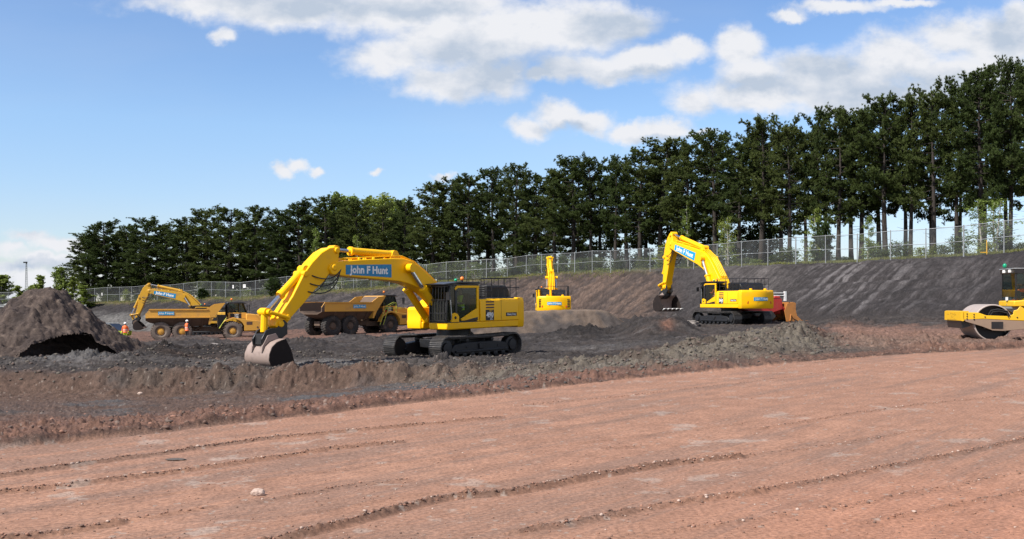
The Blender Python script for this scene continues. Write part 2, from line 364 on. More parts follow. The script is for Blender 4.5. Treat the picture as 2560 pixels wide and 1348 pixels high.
# ---------------------------------------------------------------- terrain
# per photo column u: knots of (distance, height): edge of the rolled platform, ditch, bench brow, pit floor, toe of the bank, fence, land behind
FENCE_UD = [(-900, 212), (-300, 190), (0, 178.5), (250, 171), (600, 153), (900, 140.8), (1300, 127), (1940, 94), (2560, 75.8), (3000, 66), (3600, 57)]
FENCE_Z = [(-900, 0.4), (-300, 0.7), (0, 1.0), (250, 1.63), (600, 2.37), (900, 3.6), (1100, 4.4), (1300, 5.05), (1940, 5.2), (2560, 5.45), (3600, 5.6)]
EDGE = [(-900, 8.4), (0, 11.5), (400, 12.9), (800, 15), (1200, 17.9), (1500, 21), (1750, 24.1), (2000, 28), (2250, 32.2), (2560, 36.5), (3600, 46)]
TOE = [(-900, 175), (0, 150), (340, 145), (720, 123), (1000, 112), (1300, 106), (1450, 101), (1600, 90), (1800, 84), (2000, 79), (2300, 68), (2560, 62), (3600, 46.5)]
TOEZ = [(-900, -1.5), (0, -2.4), (340, -2.6), (720, -1.7), (1000, -1.0), (1300, 0.2), (1450, 0.3), (1600, .12), (1800, .3), (2000, .56), (2300, .78), (2560, .73), (3600, .6)]
K = {  # u: [(d,z) x 8] between platform edge and toe
 -900: [(24,-.7),(31.5,-1.4),(32.4,-1.3),(33.4,-.72),(36,-.7),(44,-.72),(60,-1.0),(95,-1.9)],
 0:    [(22,-.75),(31,-1.42),(32.5,-1.35),(33.5,-.74),(36,-.7),(44,-.72),(60,-1.0),(95,-2.0)],
 400:  [(22,-.75),(31.5,-1.42),(33.0,-1.38),(33.6,-.76),(36,-.7),(44,-.7),(60,-1.0),(95,-2.0)],
 800:  [(22,-.5),(31,-1.18),(32.7,-1.2),(33.3,-.76),(36,-.7),(44,-.7),(60,-.9),(92,-1.4)],
 1200: [(23,-.3),(29.5,-.8),(31.8,-.85),(33,-.70),(36,-.7),(44,-.7),(60,-.75),(92,-.9)],
 1300: [(24,-.2),(27,-.48),(29.5,-.42),(32,-.50),(36,-.7),(45,-.72),(60,-.65),(90,-.5)],
 1500: [(24,-.1),(26,-.30),(28.5,-.12),(31,-.3),(36,-.7),(46,-.7),(60,-.5),(80,-.1)],
 1700: [(25,-.02),(26,-.1),(29,.12),(31.5,.12),(35,-.35),(45,-.62),(60,-.2),(74,.1)],
 1850: [(26.5,0),(27.5,.0),(31,.28),(34.5,.36),(38,.02),(46,-.35),(60,.02),(70,.13)],
 1960: [(28.2,0),(29,.05),(33,.34),(37.5,.62),(41,.30),(48,.0),(60,.1),(70,.2)],
 2010: [(28.8,0),(29.5,.03),(34,.32),(38.5,.66),(42,.42),(48,.1),(60,.15),(70,.25)],
 2065: [(29.8,0),(30.5,.0),(34,.10),(38.5,.24),(42,.28),(48,.15),(60,.2),(69,.3)],
 2250: [(33,0),(35,.02),(38,.05),(41,.08),(44,.10),(49,.15),(56,.35),(62,.55)],
 2560: [(37,0),(38,.0),(40,.0),(42,.0),(44,.02),(47,.05),(52,.25),(57,.5)],
 3600: [(46.05,0),(46.1,0),(46.15,0),(46.2,0),(46.25,0),(46.3,0),(46.35,.0),(46.4,.3)],
}
_ku = sorted(K)
def itp(tab, u): return np.interp(u, [a for a, b in tab], [b for a, b in tab])
NC = 1290
cols = np.linspace(-0.68, 0.72, NC); ucol = cols * F + 1280
rows = np.concatenate([1 / np.linspace(1 / 4.5, 1 / 28, 430), np.arange(28.06, 48, .062), np.arange(48, 100, .165), np.arange(100, 190, .42), np.geomspace(190, 3500, 45)])
NR = len(rows)
D = np.repeat(rows[:, None], NC, 1); U = np.repeat(ucol[None, :], NR, 0); X = D * cols[None, :]; Y = D.copy()
edge_c = itp(EDGE, ucol); toe_c = itp(TOE, ucol); fen_c = itp(FENCE_UD, ucol); fz_c = itp(FENCE_Z, ucol)
Z = np.zeros((NR, NC))
for j in range(NC):
    u = ucol[j]
    kd = [3.0, edge_c[j], edge_c[j] + .35]; kz = [0, 0, -.05]
    for k in range(8):
        kd.append(float(np.interp(u, _ku, [K[a][k][0] for a in _ku]))); kz.append(float(np.interp(u, _ku, [K[a][k][1] for a in _ku])))
    td = toe_c[j]; fd = fen_c[j]; tz = float(itp(TOEZ, u)); fz = fz_c[j]
    kd += [td, td + (fd - td) * .5, fd - 2.5, fd, fd + 12, fd + 60, 500, 3600]; kz += [tz, tz + (fz - tz) * .55, fz - .25, fz, fz + .1, fz - .2, -1.0, -6.0]
    kd = np.maximum.accumulate(np.array(kd) + np.arange(len(kd)) * 1e-4)
    Z[:, j] = np.interp(rows, kd, kz)
edge = np.repeat(edge_c[None], NR, 0); toe = np.repeat(toe_c[None], NR, 0); fen = np.repeat(fen_c[None], NR, 0)
s_edge = D - edge                          # metres behind the platform edge along the view
plat = 1 - sstep(-.05, .35, s_edge)
bank = sstep(-3, 2, D - toe) * (1 - sstep(-.5, 1.5, D - fen))
tb = np.clip((D - toe) / (fen - toe), 0, 1)
beyond = sstep(0, 2, D - fen)
bump_m = np.zeros_like(Z)
# mounds on the pit floor  (u, d, height, half width in px, half depth in m)
for (u, d, h, ru, rd) in [(1640, 59, .75, 62, 5), (1585, 62, .55, 50, 4), (1450, 61, .5, 95, 3.5), (1700, 60, .6, 40, 4), (470, 70, .35, 90, 5), (1990, 47, .30, 50, 4), (400, 43, .22, 70, 3.5), (560, 47, .2, 120, 4),
                          (250, 39, .16, 160, 2.2), (1130, 36, .12, 200, 1.6), (1750, 47, .25, 60, 5), (2100, 58, .3, 80, 5), (1010, 60, .35, 90, 4), (880, 66, .3, 80, 4), (760, 57, .25, 80, 4)]:
    q = ((U - u) / ru) ** 2 + ((D - d) / rd) ** 2
    Z += h * np.exp(-q * 1.2); bump_m = np.maximum(bump_m, np.exp(-q * 1.1))
# noise
edge_n = fbm(X * .9, Y * .9, 4)
clodU = np.interp(ucol, [900, 1050, 1250, 1500, 1700, 1900, 2020, 2060, 2110, 2700], [0, .35, .8, 1, 1, 1, 1, .75, .35, .15])[None, :]
ridge_d = np.interp(ucol, [-900, 900, 1250, 1500, 1700, 1850, 1960, 2010, 2560], [33, 33, 30, 28.5, 29.5, 32, 34, 34.5, 40])[None, :]
ridge_w = np.interp(ucol, [900, 1300, 1700, 1960, 2560], [2, 3, 4.5, 6, 5])[None, :]
clod = clodU * np.exp(-((D - ridge_d) / ridge_w) ** 2) * (1 - plat)
ditch = sstep(0, .5, s_edge) * (1 - sstep(33, 34.5, D)) * (1 - sstep(1500, 2050, U))
floor_ = sstep(33, 34.5, D) * (1 - bank) * (1 - beyond) * (1 - plat)
pit = floor_ * (1 - sstep(62, 80, D))
WX = X + .07 * perlin(X * 5, Y * 5) + .04 * perlin(X * 13, Y * 13); WY = Y + .07 * perlin(X * 5 + 50, Y * 5) + .04 * perlin(X * 13, Y * 13 + 40)
crag = .55 + .9 * np.abs(fbm(X * 4.5, Y * 4.5, 4, .65))
L1 = lumps(WX, WY, .42, .55, .2, .62, 1) * crag; L2 = lumps(WX, WY, .19, .6, .2, .6, 2) * crag; L3 = lumps(WX, WY, .9, .4, .2, .55, 3) * crag; L4 = lumps(X, Y, .075, .4, .2, .55, 4)
ridged = (1 - 2 * np.abs(perlin(X * .8, Y * .8))) + .6 * (1 - 2 * np.abs(perlin(X * 1.9 + 4, Y * 1.9))) + .4 * (1 - 2 * np.abs(perlin(X * 4.3, Y * 4.3 + 9))) + .3 * (1 - 2 * np.abs(perlin(X * 9.1, Y * 9.1)))
rough = fbm(X * 1.1, Y * 1.1, 5, .58); rough2 = fbm(X * .25 + 5, Y * .25, 4); big = fbm(X * .06, Y * .06, 3)
# wheel and track marks: stretched noise
tr = np.abs(perlin(X * .10 + Y * .04, Y * 1.6 - X * .25)); 
near_rough = sstep(0.05, .6, s_edge) * (1 - sstep(30, 34, D)) * (1 - plat)
Z += (1 - plat) * (1 - beyond) * (1 - bank) * (rough * .055 + rough2 * .07 * sstep(.5, 6, s_edge))
Z += clod * (.75 * L1 + .85 * L2 + .40 * L3 + .8 * L4 + rough * .10 + .085 * ridged)
strip = sstep(0.0, .25, s_edge) * (1 - sstep(1.5, 6, s_edge))
Z += (strip * (.22 * L2 + .8 * L4 + .035 * ridged) + ditch * (.25 * L2 * sstep(-.1, .5, rough2) + .7 * L4 + .35 * L1 * sstep(.1, .6, rough) + .06 * ridged)) * (1 - .6 * clod)
Z += bump_m * (1 - plat) * (1 - bank) * (.07 * ridged + .6 * L1 + .6 * L2 + .35 * L3)
Z += pit * (.075 * ridged + .8 * L4 + .55 * L1 * sstep(-.2, .5, rough2 + .15) + .55 * L2 * sstep(-.3, .4, rough) + .25 * L3 * sstep(.1, .6, rough2) - .12 * sstep(.25, .0, tr))
Z += (floor_ - pit) * (.05 * ridged + .35 * L1 * sstep(.1, .5, rough2) + .2 * L2 - .09 * sstep(.25, 0, tr))
# excavated face of the bench: gouges
face = sstep(32.0, 32.8, D) * (1 - sstep(33.4, 34.6, D)) * (1 - sstep(1050, 1350, U))
face *= sstep(150, 420, U + 90 * perlin(X * .4, Y * .1))
Z += face * (.13 * ridged + .12 * rough + .22 * perlin(X * 1.3, Y * .25) + .12 * perlin(X * 3.1, Y * .5) + .25 * L1)
# scrape grooves run down the bank at a slant
al = X * .80 - Y * .60                                       # along the bank
sl = al - (tb * 2.6) + 1.0 * big + .25 * rough2
groove = perlin(sl * .9, tb * .4) + .6 * perlin(sl * 2.3 + 7, tb * .4) + .2 * perlin(sl * 5.1, tb * .3)
rt_ = sstep(1650, 1900, U)
Z += bank * (.085 * groove + .35 * big + (.20 - .12 * rt_) * rough + .05 * (1 - .75 * rt_) * ridged + .6 * L1 * (1 - sstep(0, .3, tb)) + .4 * (1 - .6 * rt_) * L2 + .35 * L3 * sstep(.1, .5, rough2) * (1 - .7 * rt_)) 
terr = np.abs(perlin(tb * 7 + .3 * big, al * .02)); Z += bank * (-.22 * sstep(.22, 0, terr) * sstep(1900, 2200, U))
Z += beyond * (.25 * rough2 + .06 * rough) * (1 - sstep(250, 600, D))
# platform: nearly flat, rolled, with ridges of crumbs left between the passes
Z += plat * (.010 * fbm(X * 1.3, Y * 1.3, 4) + .03 * fbm(X * .12, Y * .12, 2) + .10 * L4 * sstep(.05, .5, fbm(X * .7 + 9, Y * .7, 3)))
RUTS = [([(-80,1198),(0,1186),(230,1153),(430,1128),(640,1098),(830,1080),(1050,1060),(1250,1042)],1.0),
 ([(-80,1240),(0,1228),(200,1206),(420,1178),(640,1148),(830,1120),(1000,1103)],.9), ([(-60,1352),(60,1340),(170,1322),(290,1302)],1.0), ([(290,1302),(480,1272),(520,1266)],.35),
 ([(600,1362),(700,1345),(880,1303),(1000,1270),(1110,1245),(1280,1228),(1480,1190),(1680,1156),(1850,1139)],1.25), ([(1850,1139),(2050,1115),(2300,1075)],.35),
 ([(1290,1330),(1420,1308),(1600,1270),(1780,1244),(1880,1230),(1960,1215),(2080,1195),(2190,1172),(2300,1150),(2430,1125),(2600,1088)],.8),
 ([(1900,1070),(2000,1055),(2130,1033),(2300,1012),(2560,985)],.45), ([(640,1252),(760,1236),(880,1210),(1010,1200)],.45), ([(2150,1307),(2300,1280),(2560,1228)],.4),
 ([(1280,1015),(1560,990),(1850,958),(2100,925),(2330,905)],.3), ([(1500,1120),(1610,1112)],.5), ([(1280,1062),(1500,1030),(1900,985),(2300,950)],.25),
 ([(2030,908),(2100,900),(2180,893),(2280,880),(2400,870)],.5), ([(0,1078),(600,1026),(1280,972)],.25),([(200,1262),(900,1166),(1700,1076),(2400,985)],.25),([(700,1290),(1400,1182),(2200,1086)],.2),([(1500,1352),(2100,1266),(2560,1180)],.3),([(1900,1352),(2560,1262)],.25),([(1000,1110),(1700,1030),(2560,925)],.25),([(0,1275),(500,1222)],.25)]
dark = np.zeros_like(Z); rmask = rows < 45; Xr, Yr = X[rmask], Y[rmask]
crumb = 1 + 1.2 * perlin(Xr * 2.1, Yr * 2.1) + .6 * perlin(Xr * 7, Yr * 7)
for pts, amp in RUTS:
    amp *= .8
    q = np.array([(((u - 1280) / F) * (HC * F / (v - VH)), HC * F / (v - VH)) for u, v in pts])
    best = np.full(Xr.shape, 1e9); sgn = np.zeros(Xr.shape); wob = .05 * perlin(Xr * 1.2, Yr * 1.2)
    for (a, b) in zip(q[:-1], q[1:]):
        d = b - a; L = d @ d; t = np.clip(((Xr - a[0]) * d[0] + (Yr - a[1]) * d[1]) / L, 0, 1)
        ex = Xr - a[0] - t * d[0]; ey = Yr - a[1] - t * d[1]; dd = np.sqrt(ex * ex + ey * ey)
        s = np.where(d[0] * ey - d[1] * ex > 0, 1., -1.); m = dd < best; best = np.where(m, dd, best); sgn = np.where(m, s, sgn)
    e = sgn * best + wob
    w = .036 + .012 * amp
    prof = np.exp(-(e / w) ** 2)
    Z[rmask] += amp * plat[rmask] * (.010 * prof * np.clip(crumb, .1, 2.2) - .020 * np.exp(-((e + .09) / .04) ** 2)) + amp * plat[rmask] * prof * (.8 * L4[rmask] + .12 * L2[rmask] + .012 * ridged[rmask])
    dark[rmask] = np.maximum(dark[rmask], min(1, amp) * np.exp(-((e + .02) / (w * 1.5)) ** 2))
# raised lip along the platform edge
lip = np.exp(-((s_edge + .12) / .14) ** 2); Z += .02 * lip * (1 + perlin(X * 2, Y * 2)) ; dark = np.maximum(dark, .8 * np.exp(-((s_edge - .22) / .16) ** 2))

# ---- colours of the soil itself
def C(r, g, b, k=1.0): return np.array(srgb(r, g, b)) * k
def lerp(a, b, t): return a * (1 - t[..., None]) + b * t[..., None]
nz = fbm(X * .5, Y * .5, 5, .6); nz2 = fbm(X * .16 + 3, Y * .16, 4); nz3 = fbm(X * 2.3, Y * 2.3, 4, .6)
ex_, ey_ = X * .62 + Y * .78, X * .78 - Y * .62           # along / across the rolling direction
streak = perlin(ex_ * .12, ey_ * 2.2) + .45 * perlin(ex_ * 1.5, ey_ * 26) + .55 * perlin(ex_ * .05, ey_ * .55) + .6 * perlin(ex_ * .3, ey_ * 6) + .3 * perlin(ex_ * .8, ey_ * 14)
clay = np.array([.246, .133, .089]); clay_d = np.array([.180, .111, .083]); clay_l = np.array([.298, .163, .109])
CO = np.empty(Z.shape + (3,)); CO[:] = np.array([.056, .046, .043])
g1 = np.array([.044, .038, .037]); g2 = np.array([.118, .108, .106]); br = np.array([.105, .066, .050]); rd = np.array([.215, .115, .082])
CO[:] = lerp(g1 + 0 * CO, np.array([.070, .058, .053]) + 0 * CO, sstep(-.4, .5, nz))
CO = lerp(CO, br, sstep(.1, .7, nz2) * .7)
mudtracks = floor_ * sstep(.16, .02, tr); CO = lerp(CO, g1 * .5, mudtracks * pit * .8)
wet = pit * sstep(.0, .45, fbm(X * .22 + 12, Y * .5, 4)) * (1 - sstep(1500, 1750, U)); CO = lerp(CO, np.array([.030, .025, .024]), wet * .75)
pale = pit * sstep(.15, .55, fbm(X * .35 + 40, Y * 1.0, 4)); CO = lerp(CO, g2, pale * .7)
redz = floor_ * sstep(66, 82, D + 8 * nz2) * (1 - sstep(1150, 1420, U + 160 * nz2)); CO = lerp(CO, rd, redz * (.5 + .35 * sstep(-.3, .4, nz)))
CO = lerp(CO, g1 * .45, (floor_ - pit) * sstep(.14, .02, tr) * .7)
CO = lerp(CO, g1 * .9, floor_ * sstep(1350, 1600, U) * sstep(60, 70, D) * .6)
rgt = floor_ * sstep(2030, 2110, U + 60 * nz) * (1 - sstep(50, 58, D + 4 * nz)); CO = lerp(CO, rd * 1.0 + .02, rgt * .85)
CO = lerp(CO, lerp(br * 1.05 + 0 * CO, g2 * .8, sstep(.0, .5, nz2 + .5 * nz)), ditch)
ditchr = ditch * (1 - sstep(2.5, 8.5, s_edge + 2.2 * nz + 1.5 * nz2)); CO = lerp(CO, rd * .80, ditchr * .9)
CO = lerp(CO, np.array([.095, .066, .050]), face * sstep(-.1, .3, nz2 + .3 * perlin(X * .3, Y * .3)) * .7)
CO = lerp(CO, lerp(np.array([.142, .122, .098]) + 0 * CO, np.array([.080, .062, .050]), sstep(-.15, .4, nz)), np.clip(clod * 1.15, 0, 1))
nearstrip = strip * (1 - clod * .6) * sstep(.0, .4, s_edge) * (1 - sstep(.6, 2.6, s_edge + nz)); CO = lerp(CO, rd * .86, nearstrip * .85)
for (u, d, ru, rd_) in [(1668, 57.0, 14, 1.2), (2035, 43, 28, 4), (1990, 46, 22, 3)]:
    q = np.exp(-((U - u) / ru) ** 2 - ((D - d) / rd_) ** 2); CO = lerp(CO, np.array([.17, .088, .062]), np.clip(q * 1.3, 0, .9))
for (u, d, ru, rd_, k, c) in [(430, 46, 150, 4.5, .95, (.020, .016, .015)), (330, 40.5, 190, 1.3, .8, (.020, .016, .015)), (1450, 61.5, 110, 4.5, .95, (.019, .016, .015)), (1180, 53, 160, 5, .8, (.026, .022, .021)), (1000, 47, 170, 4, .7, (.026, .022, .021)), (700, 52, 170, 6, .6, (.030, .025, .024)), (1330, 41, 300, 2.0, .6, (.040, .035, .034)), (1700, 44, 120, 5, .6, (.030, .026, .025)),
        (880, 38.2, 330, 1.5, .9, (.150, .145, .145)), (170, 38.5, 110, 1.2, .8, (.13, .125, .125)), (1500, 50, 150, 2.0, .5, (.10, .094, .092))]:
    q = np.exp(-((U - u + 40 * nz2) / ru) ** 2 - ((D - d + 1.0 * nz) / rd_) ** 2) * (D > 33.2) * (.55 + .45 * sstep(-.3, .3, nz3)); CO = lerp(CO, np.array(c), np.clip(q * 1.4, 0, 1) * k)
wall = CO * 1
# bank: dark shale on the right with pale scraped streaks, brown in the middle, dark grey on the left
bk = np.array([.040, .035, .036]) + 0 * CO
bs = .6 * perlin(sl * .35 + 3, tb * .6) + .8 * perlin(sl * 1.4, tb * .4 + 5) + .6 * perlin(sl * 4.1, tb * .6) + .3 * rough
brownU = sstep(1180, 1330, U) * (1 - sstep(1590, 1720, U + 40 * nz2)) * (1 - .5 * sstep(.65, .9, tb)); bk = lerp(bk, np.array([.125, .086, .068]), brownU * (.40 + .55 * sstep(-.25, .35, bs + .6 * nz)))
midU = sstep(560, 700, U) * (1 - sstep(1150, 1300, U)); bk = lerp(bk, np.array([.085, .072, .070]), midU * .8 * sstep(-.4, .4, bs))
lf = 1 - sstep(500, 640, U); bk = lerp(bk, np.array([.155, .148, .142]), lf * (1 - sstep(.35, .62, tb + .12 * nz2)) * .9)
pl = sstep(1850, 1980, U) * sstep(.02, .55, bs) * np.interp(ucol, [1850, 2000, 2050, 2150, 2200, 2260, 2330, 2450, 2560, 2700], [0, .5, 1.2, 1.1, .5, .8, .35, .45, .35, .3])[None, :]
bk = lerp(bk, np.array([.155, .143, .146]), pl * .62 * sstep(.0, .15, tb) * (1 - .5 * sstep(.75, .95, tb)))
pl2 = sstep(1650, 1900, U) * (1 - sstep(1900, 2040, U)); bk = lerp(bk, np.array([.105, .094, .092]), pl2 * (.4 + .5 * sstep(-.2, .4, bs)))
bk = lerp(bk, np.array([.034, .031, .033]), sstep(2280, 2420, U) * sstep(.70, .93, tb + .1 * nz) * .9)
bk = lerp(bk, bk * .55, sstep(.2, 0, np.abs(perlin(sl * .55 + 11, tb * .5))) * .6)
bk = bk * (1 + .35 * np.clip(rough + .6 * perlin(X * 3, Y * 3), -1, 1))[..., None]
CO = lerp(CO, bk, bank)
grass = sstep(.80, .97, tb + .10 * nz) * (1 - sstep(1560, 1680, U)) * sstep(150, 300, U + 60) * (D > toe); 
grass = np.maximum(grass, beyond)
CO = lerp(CO, lerp(np.array([.115, .12, .035]) + 0 * CO, np.array([.15, .115, .06]), sstep(-.2, .4, nz)), np.clip(grass, 0, 1) * .9)
CO = lerp(CO, np.array([.09, .12, .04]), sstep(215, 260, D))
pc = lerp(clay + 0 * CO, clay_d, sstep(-.1, .75, streak + .5 * nz2) * .8); pc = lerp(pc, clay_l, sstep(.1, .7, -streak * .7 + nz) * .55)
pc = lerp(pc, np.array([.30, .25, .215]), sstep(.42, .6, fbm(X * 1.1 + 70, Y * 1.1, 5, .62)) * .45)
fr = sstep(1500, 2300, U) * sstep(1.0, -3.0, D - 10.5) ; pc = lerp(pc, np.array([.33, .15, .092]), fr * .5)
CO = lerp(CO, pc, plat)
CO *= (1 - .42 * dark * (D < 45))[..., None]
CO *= (1 + .16 * nz3 + plat * (.16 * np.clip(perlin(ex_ * 3, ey_ * 30) + .8 * perlin(X * 22, Y * 22), -1, 1)))[..., None]
# pale chips of stone in the surface
chip = (lumps(X, Y, .11, .16, .12, .3, 8) > .012) & (D < 36); CO[~(plat > .5)] *= .70
CO *= (1 + .5 * (1 - plat) * np.clip(perlin(X * 5, Y * 5) + .8 * perlin(X * 11, Y * 11) + .7 * perlin(X * 21, Y * 21), -1, 1.2))[..., None]
CO[chip] = CO[chip] * .45 + np.array([.26, .22, .19]) * .55
CO = np.clip(CO, .008, .8)

def soil_material(name, bump=0.6, gscale=1.0):
    t = NT(name); at = t.n('ShaderNodeAttribute', attribute_name='soil')
    o = t.n('ShaderNodeNewGeometry').outputs['Position']
    a = t.noise(26 * gscale, 6, .7, o); b = t.noise(5 * gscale, 5, .6, o)
    v = t.n('ShaderNodeTexVoronoi'); v.inputs['Scale'].default_value = 38 * gscale; t.l(o, v.inputs['Vector'])
    c = t.mix(t.rng(a, .3, .7, 0, 1), at.outputs['Color'], at.outputs['Color']); 
    k = t.n('ShaderNodeMath', operation='MULTIPLY_ADD'); t.l(t.rng(a, .28, .72, .62, 1.34), k.inputs[0]); k.inputs[1].default_value = 1.0; k.inputs[2].default_value = 0.0
    hs = t.n('ShaderNodeHueSaturation'); t.l(k.outputs[0], hs.inputs['Value']); t.l(at.outputs['Color'], hs.inputs['Color'])
    sp = t.rng(v.outputs['Distance'], .10, .16, 1, 0)
    vc = t.n('ShaderNodeSeparateColor'); t.l(v.outputs['Color'], vc.inputs[0])
    spm = t.n('ShaderNodeMath', operation='MULTIPLY'); t.l(sp, spm.inputs[0]); t.l(t.rng(vc.outputs[0], .78, .82), spm.inputs[1])
    t.set(Base_Color=t.mix(spm.outputs[0], hs.outputs[0], t.mix(.6, at.outputs['Color'], (.38, .33, .30))), Roughness=.93, Specular_IOR_Level=.22)
    h = t.n('ShaderNodeMath', operation='ADD'); t.l(a, h.inputs[0]); t.l(b, h.inputs[1]); t.bump(h.outputs[0], bump, .035)
    MATS[name] = t.m; return t.m
soil_material('rolled_clay', .22); soil_material('loose_soil', .8); soil_material('bank_soil', .7, .5)

def grid_mesh(name, Xg, Yg, Zg, Cg, mask, mat):
    """mask: faces to keep (rows-1, cols-1)"""
    nr, nc = Xg.shape
    idx = np.arange(nr * nc).reshape(nr, nc)
    q = np.stack([idx[:-1, :-1], idx[:-1, 1:], idx[1:, 1:], idx[1:, :-1]], -1)[mask]
    used = np.unique(q); re = np.full(nr * nc, -1, np.int64); re[used] = np.arange(len(used)); q = re[q]
    co = np.stack([Xg.ravel()[used], Yg.ravel()[used], Zg.ravel()[used]], -1).astype(np.float32)
    me = bpy.data.meshes.new(name); me.vertices.add(len(co)); me.vertices.foreach_set('co', co.ravel())
    me.loops.add(q.size); me.loops.foreach_set('vertex_index', q.ravel().astype(np.int32))
    me.polygons.add(len(q)); me.polygons.foreach_set('loop_start', np.arange(0, q.size, 4, dtype=np.int32)); me.polygons.foreach_set('use_smooth', np.ones(len(q), bool))
    me.update(calc_edges=True)
    a = me.attributes.new('soil', 'FLOAT_COLOR', 'POINT'); c4 = np.ones((len(used), 4), np.float32); c4[:, :3] = Cg.reshape(-1, 3)[used]; a.data.foreach_set('color', c4.ravel())
    me.materials.append(MATS[mat]); o = bpy.data.objects.new(name, me); col.objects.link(o); return o
fm = lambda A: A[:-1, :-1]
is_plat = fm(s_edge) < 0.0; is_bank = (fm(D) > fm(toe) - 1) & (fm(D) < fm(fen) + .8)
tag(grid_mesh('platform', X, Y, Z, CO, is_plat, 'rolled_clay'), 'red clay working platform rolled flat with crumb ridges between passes', kind='structure')
tag(grid_mesh('embankment', X, Y, Z, CO, is_bank, 'bank_soil'), 'scraped dark shale bank below the fence', kind='structure')
tag(grid_mesh('ground', X, Y, Z, CO, ~is_plat & ~is_bank, 'loose_soil'), 'churned grey and brown pit floor', kind='structure')
def zat(x, y):
    c = np.interp(x / y, cols, np.arange(NC)); r = np.interp(y, rows, np.arange(NR))
    i = min(int(r), NR - 2); j = min(int(c), NC - 2); a = r - i; b = c - j
    return float((Z[i, j] * (1 - a) + Z[i + 1, j] * a) * (1 - b) + (Z[i, j + 1] * (1 - a) + Z[i + 1, j + 1] * a) * b)
def G(u, d, dz=0.0):
    x = (u - 1280) / F * d; return Vector((x, d, zat(x, d) + dz))
# land outside the surveyed fan
mb = MB(); mb.add([(-4000, -4000, -7.2), (4000, -4000, -7.2), (4000, 4000, -7.2), (-4000, 4000, -7.2)], [(0, 1, 2, 3)])
plain('field', (.09, .11, .045), .95); tag(mb.build('surrounding_land', 'field', smooth=0, recalc=False), 'flat land beyond the site', kind='structure')
mb = MB(); mb.add([(-60, -60, -.05), (60, -60, -.05), (2.6, 4.9, -.045), (-2.5, 4.9, -.045), (32, 46, -.06), (70, 46, -.06), (-4.6, 8.3, -.06), (-60, 8.3, -.06)], [(0, 1, 2, 3), (1, 5, 4, 2), (0, 3, 6, 7)])
mb.add([(-60, 8.3, -.9), (-5.75, 8.5, -.9), (-40, 59, -.9), (-110, 59, -.9)], [(0, 1, 2, 3)])
plain('clay_behind', (.26, .14, .095), .95); tag(mb.build('platform_rear', 'clay_behind', smooth=0, recalc=False), 'rest of the clay platform', kind='structure')

# ---------------------------------------------------------------- heaps
def heap(name, label, cat, x0, x1, y0, y1, step, hf, cf, mat='loose_soil', group=None, cut=None):
    xs = np.arange(x0, x1, step); ys = np.arange(y0, y1, step); Xg, Yg = np.meshgrid(xs, ys)
    Zg = hf(Xg, Yg); Cg = np.clip(cf(Xg, Yg), .006, .8)
    o = grid_mesh(name, Xg, Yg, Zg, Cg, np.ones((len(ys) - 1, len(xs) - 1), bool), mat)
    return tag(o, label, cat, group)
def heap_noise(x, y, a=1.0): return a * (.26 * fbm(x * .8, y * .8, 6, .66) + .10 * (1 - 2 * np.abs(perlin(x * 1.3 + 3, y * 1.3))) + .08 * (1 - 2 * np.abs(perlin(x * 3.1, y * 3.1))) + .05 * (1 - 2 * np.abs(perlin(x * 7.3, y * 7.3))) + .55 * lumps(x, y, .33, .5, .2, .6, 5) + .6 * lumps(x, y, .15, .5, .2, .6, 6) + .5 * lumps(x, y, .7, .3, .2, .5, 7))
# big brown heap at the left with a bite out of its near side
HD = 46.0; HX = lambda u: (u - 1280) / F * HD
prof = [(-320, 775), (-200, 790), (-80, 795), (0, 790), (35, 768), (62, 738), (90, 727), (125, 726), (152, 731), (175, 748), (205, 772), (240, 803), (285, 845), (325, 886), (345, 905), (420, 960)]
px_ = [HX(a) for a, b in prof]; pz_ = [HC + (VH - b) / F * HD for a, b in prof]
CX, CY = HX(205), 38.3
def hz(x, y):
    top = np.interp(x, px_, pz_) + 0.05 * perlin(x * 2, x * 0)
    h = top + .85                                            # above floor at -.85
    w = 5.4 + .3 * np.sin(x * 1.1)
    t = np.abs(y - HD) / np.where(y < HD, w, 5.0)
    z = -.95 + h * np.clip(1 - t ** 1.35, -.3, 1)
    return z + heap_noise(x, y, .95)
def hc(x, y):
    n = fbm(x * .7, y * .7, 5, .6); n2 = fbm(x * 3, y * 3, 3)
    c = lerp(np.array([.066, .049, .042]) + np.zeros(x.shape + (3,)), np.array([.045, .034, .031]), sstep(-.2, .4, n)); c = lerp(c, np.array([.15, .115, .09]), sstep(.25, .6, n2) * .4)
    return c * (1 + .25 * n2 + .35 * np.clip(perlin(x * 9, y * 9) + .6 * perlin(x * 19, y * 19), -1, 1))[..., None]
def cave_heap():
    step = .052; xs = np.arange(HX(-330), HX(400), step); ys = np.arange(39.6, 51, step); Xg, Yg = np.meshgrid(xs, ys)
    Zg = hz(Xg, Yg); Cg = np.clip(hc(Xg, Yg), .006, .8)
    return Xg, Yg, Zg, Cg
Xg, Yg, Zg, Cg = cave_heap()
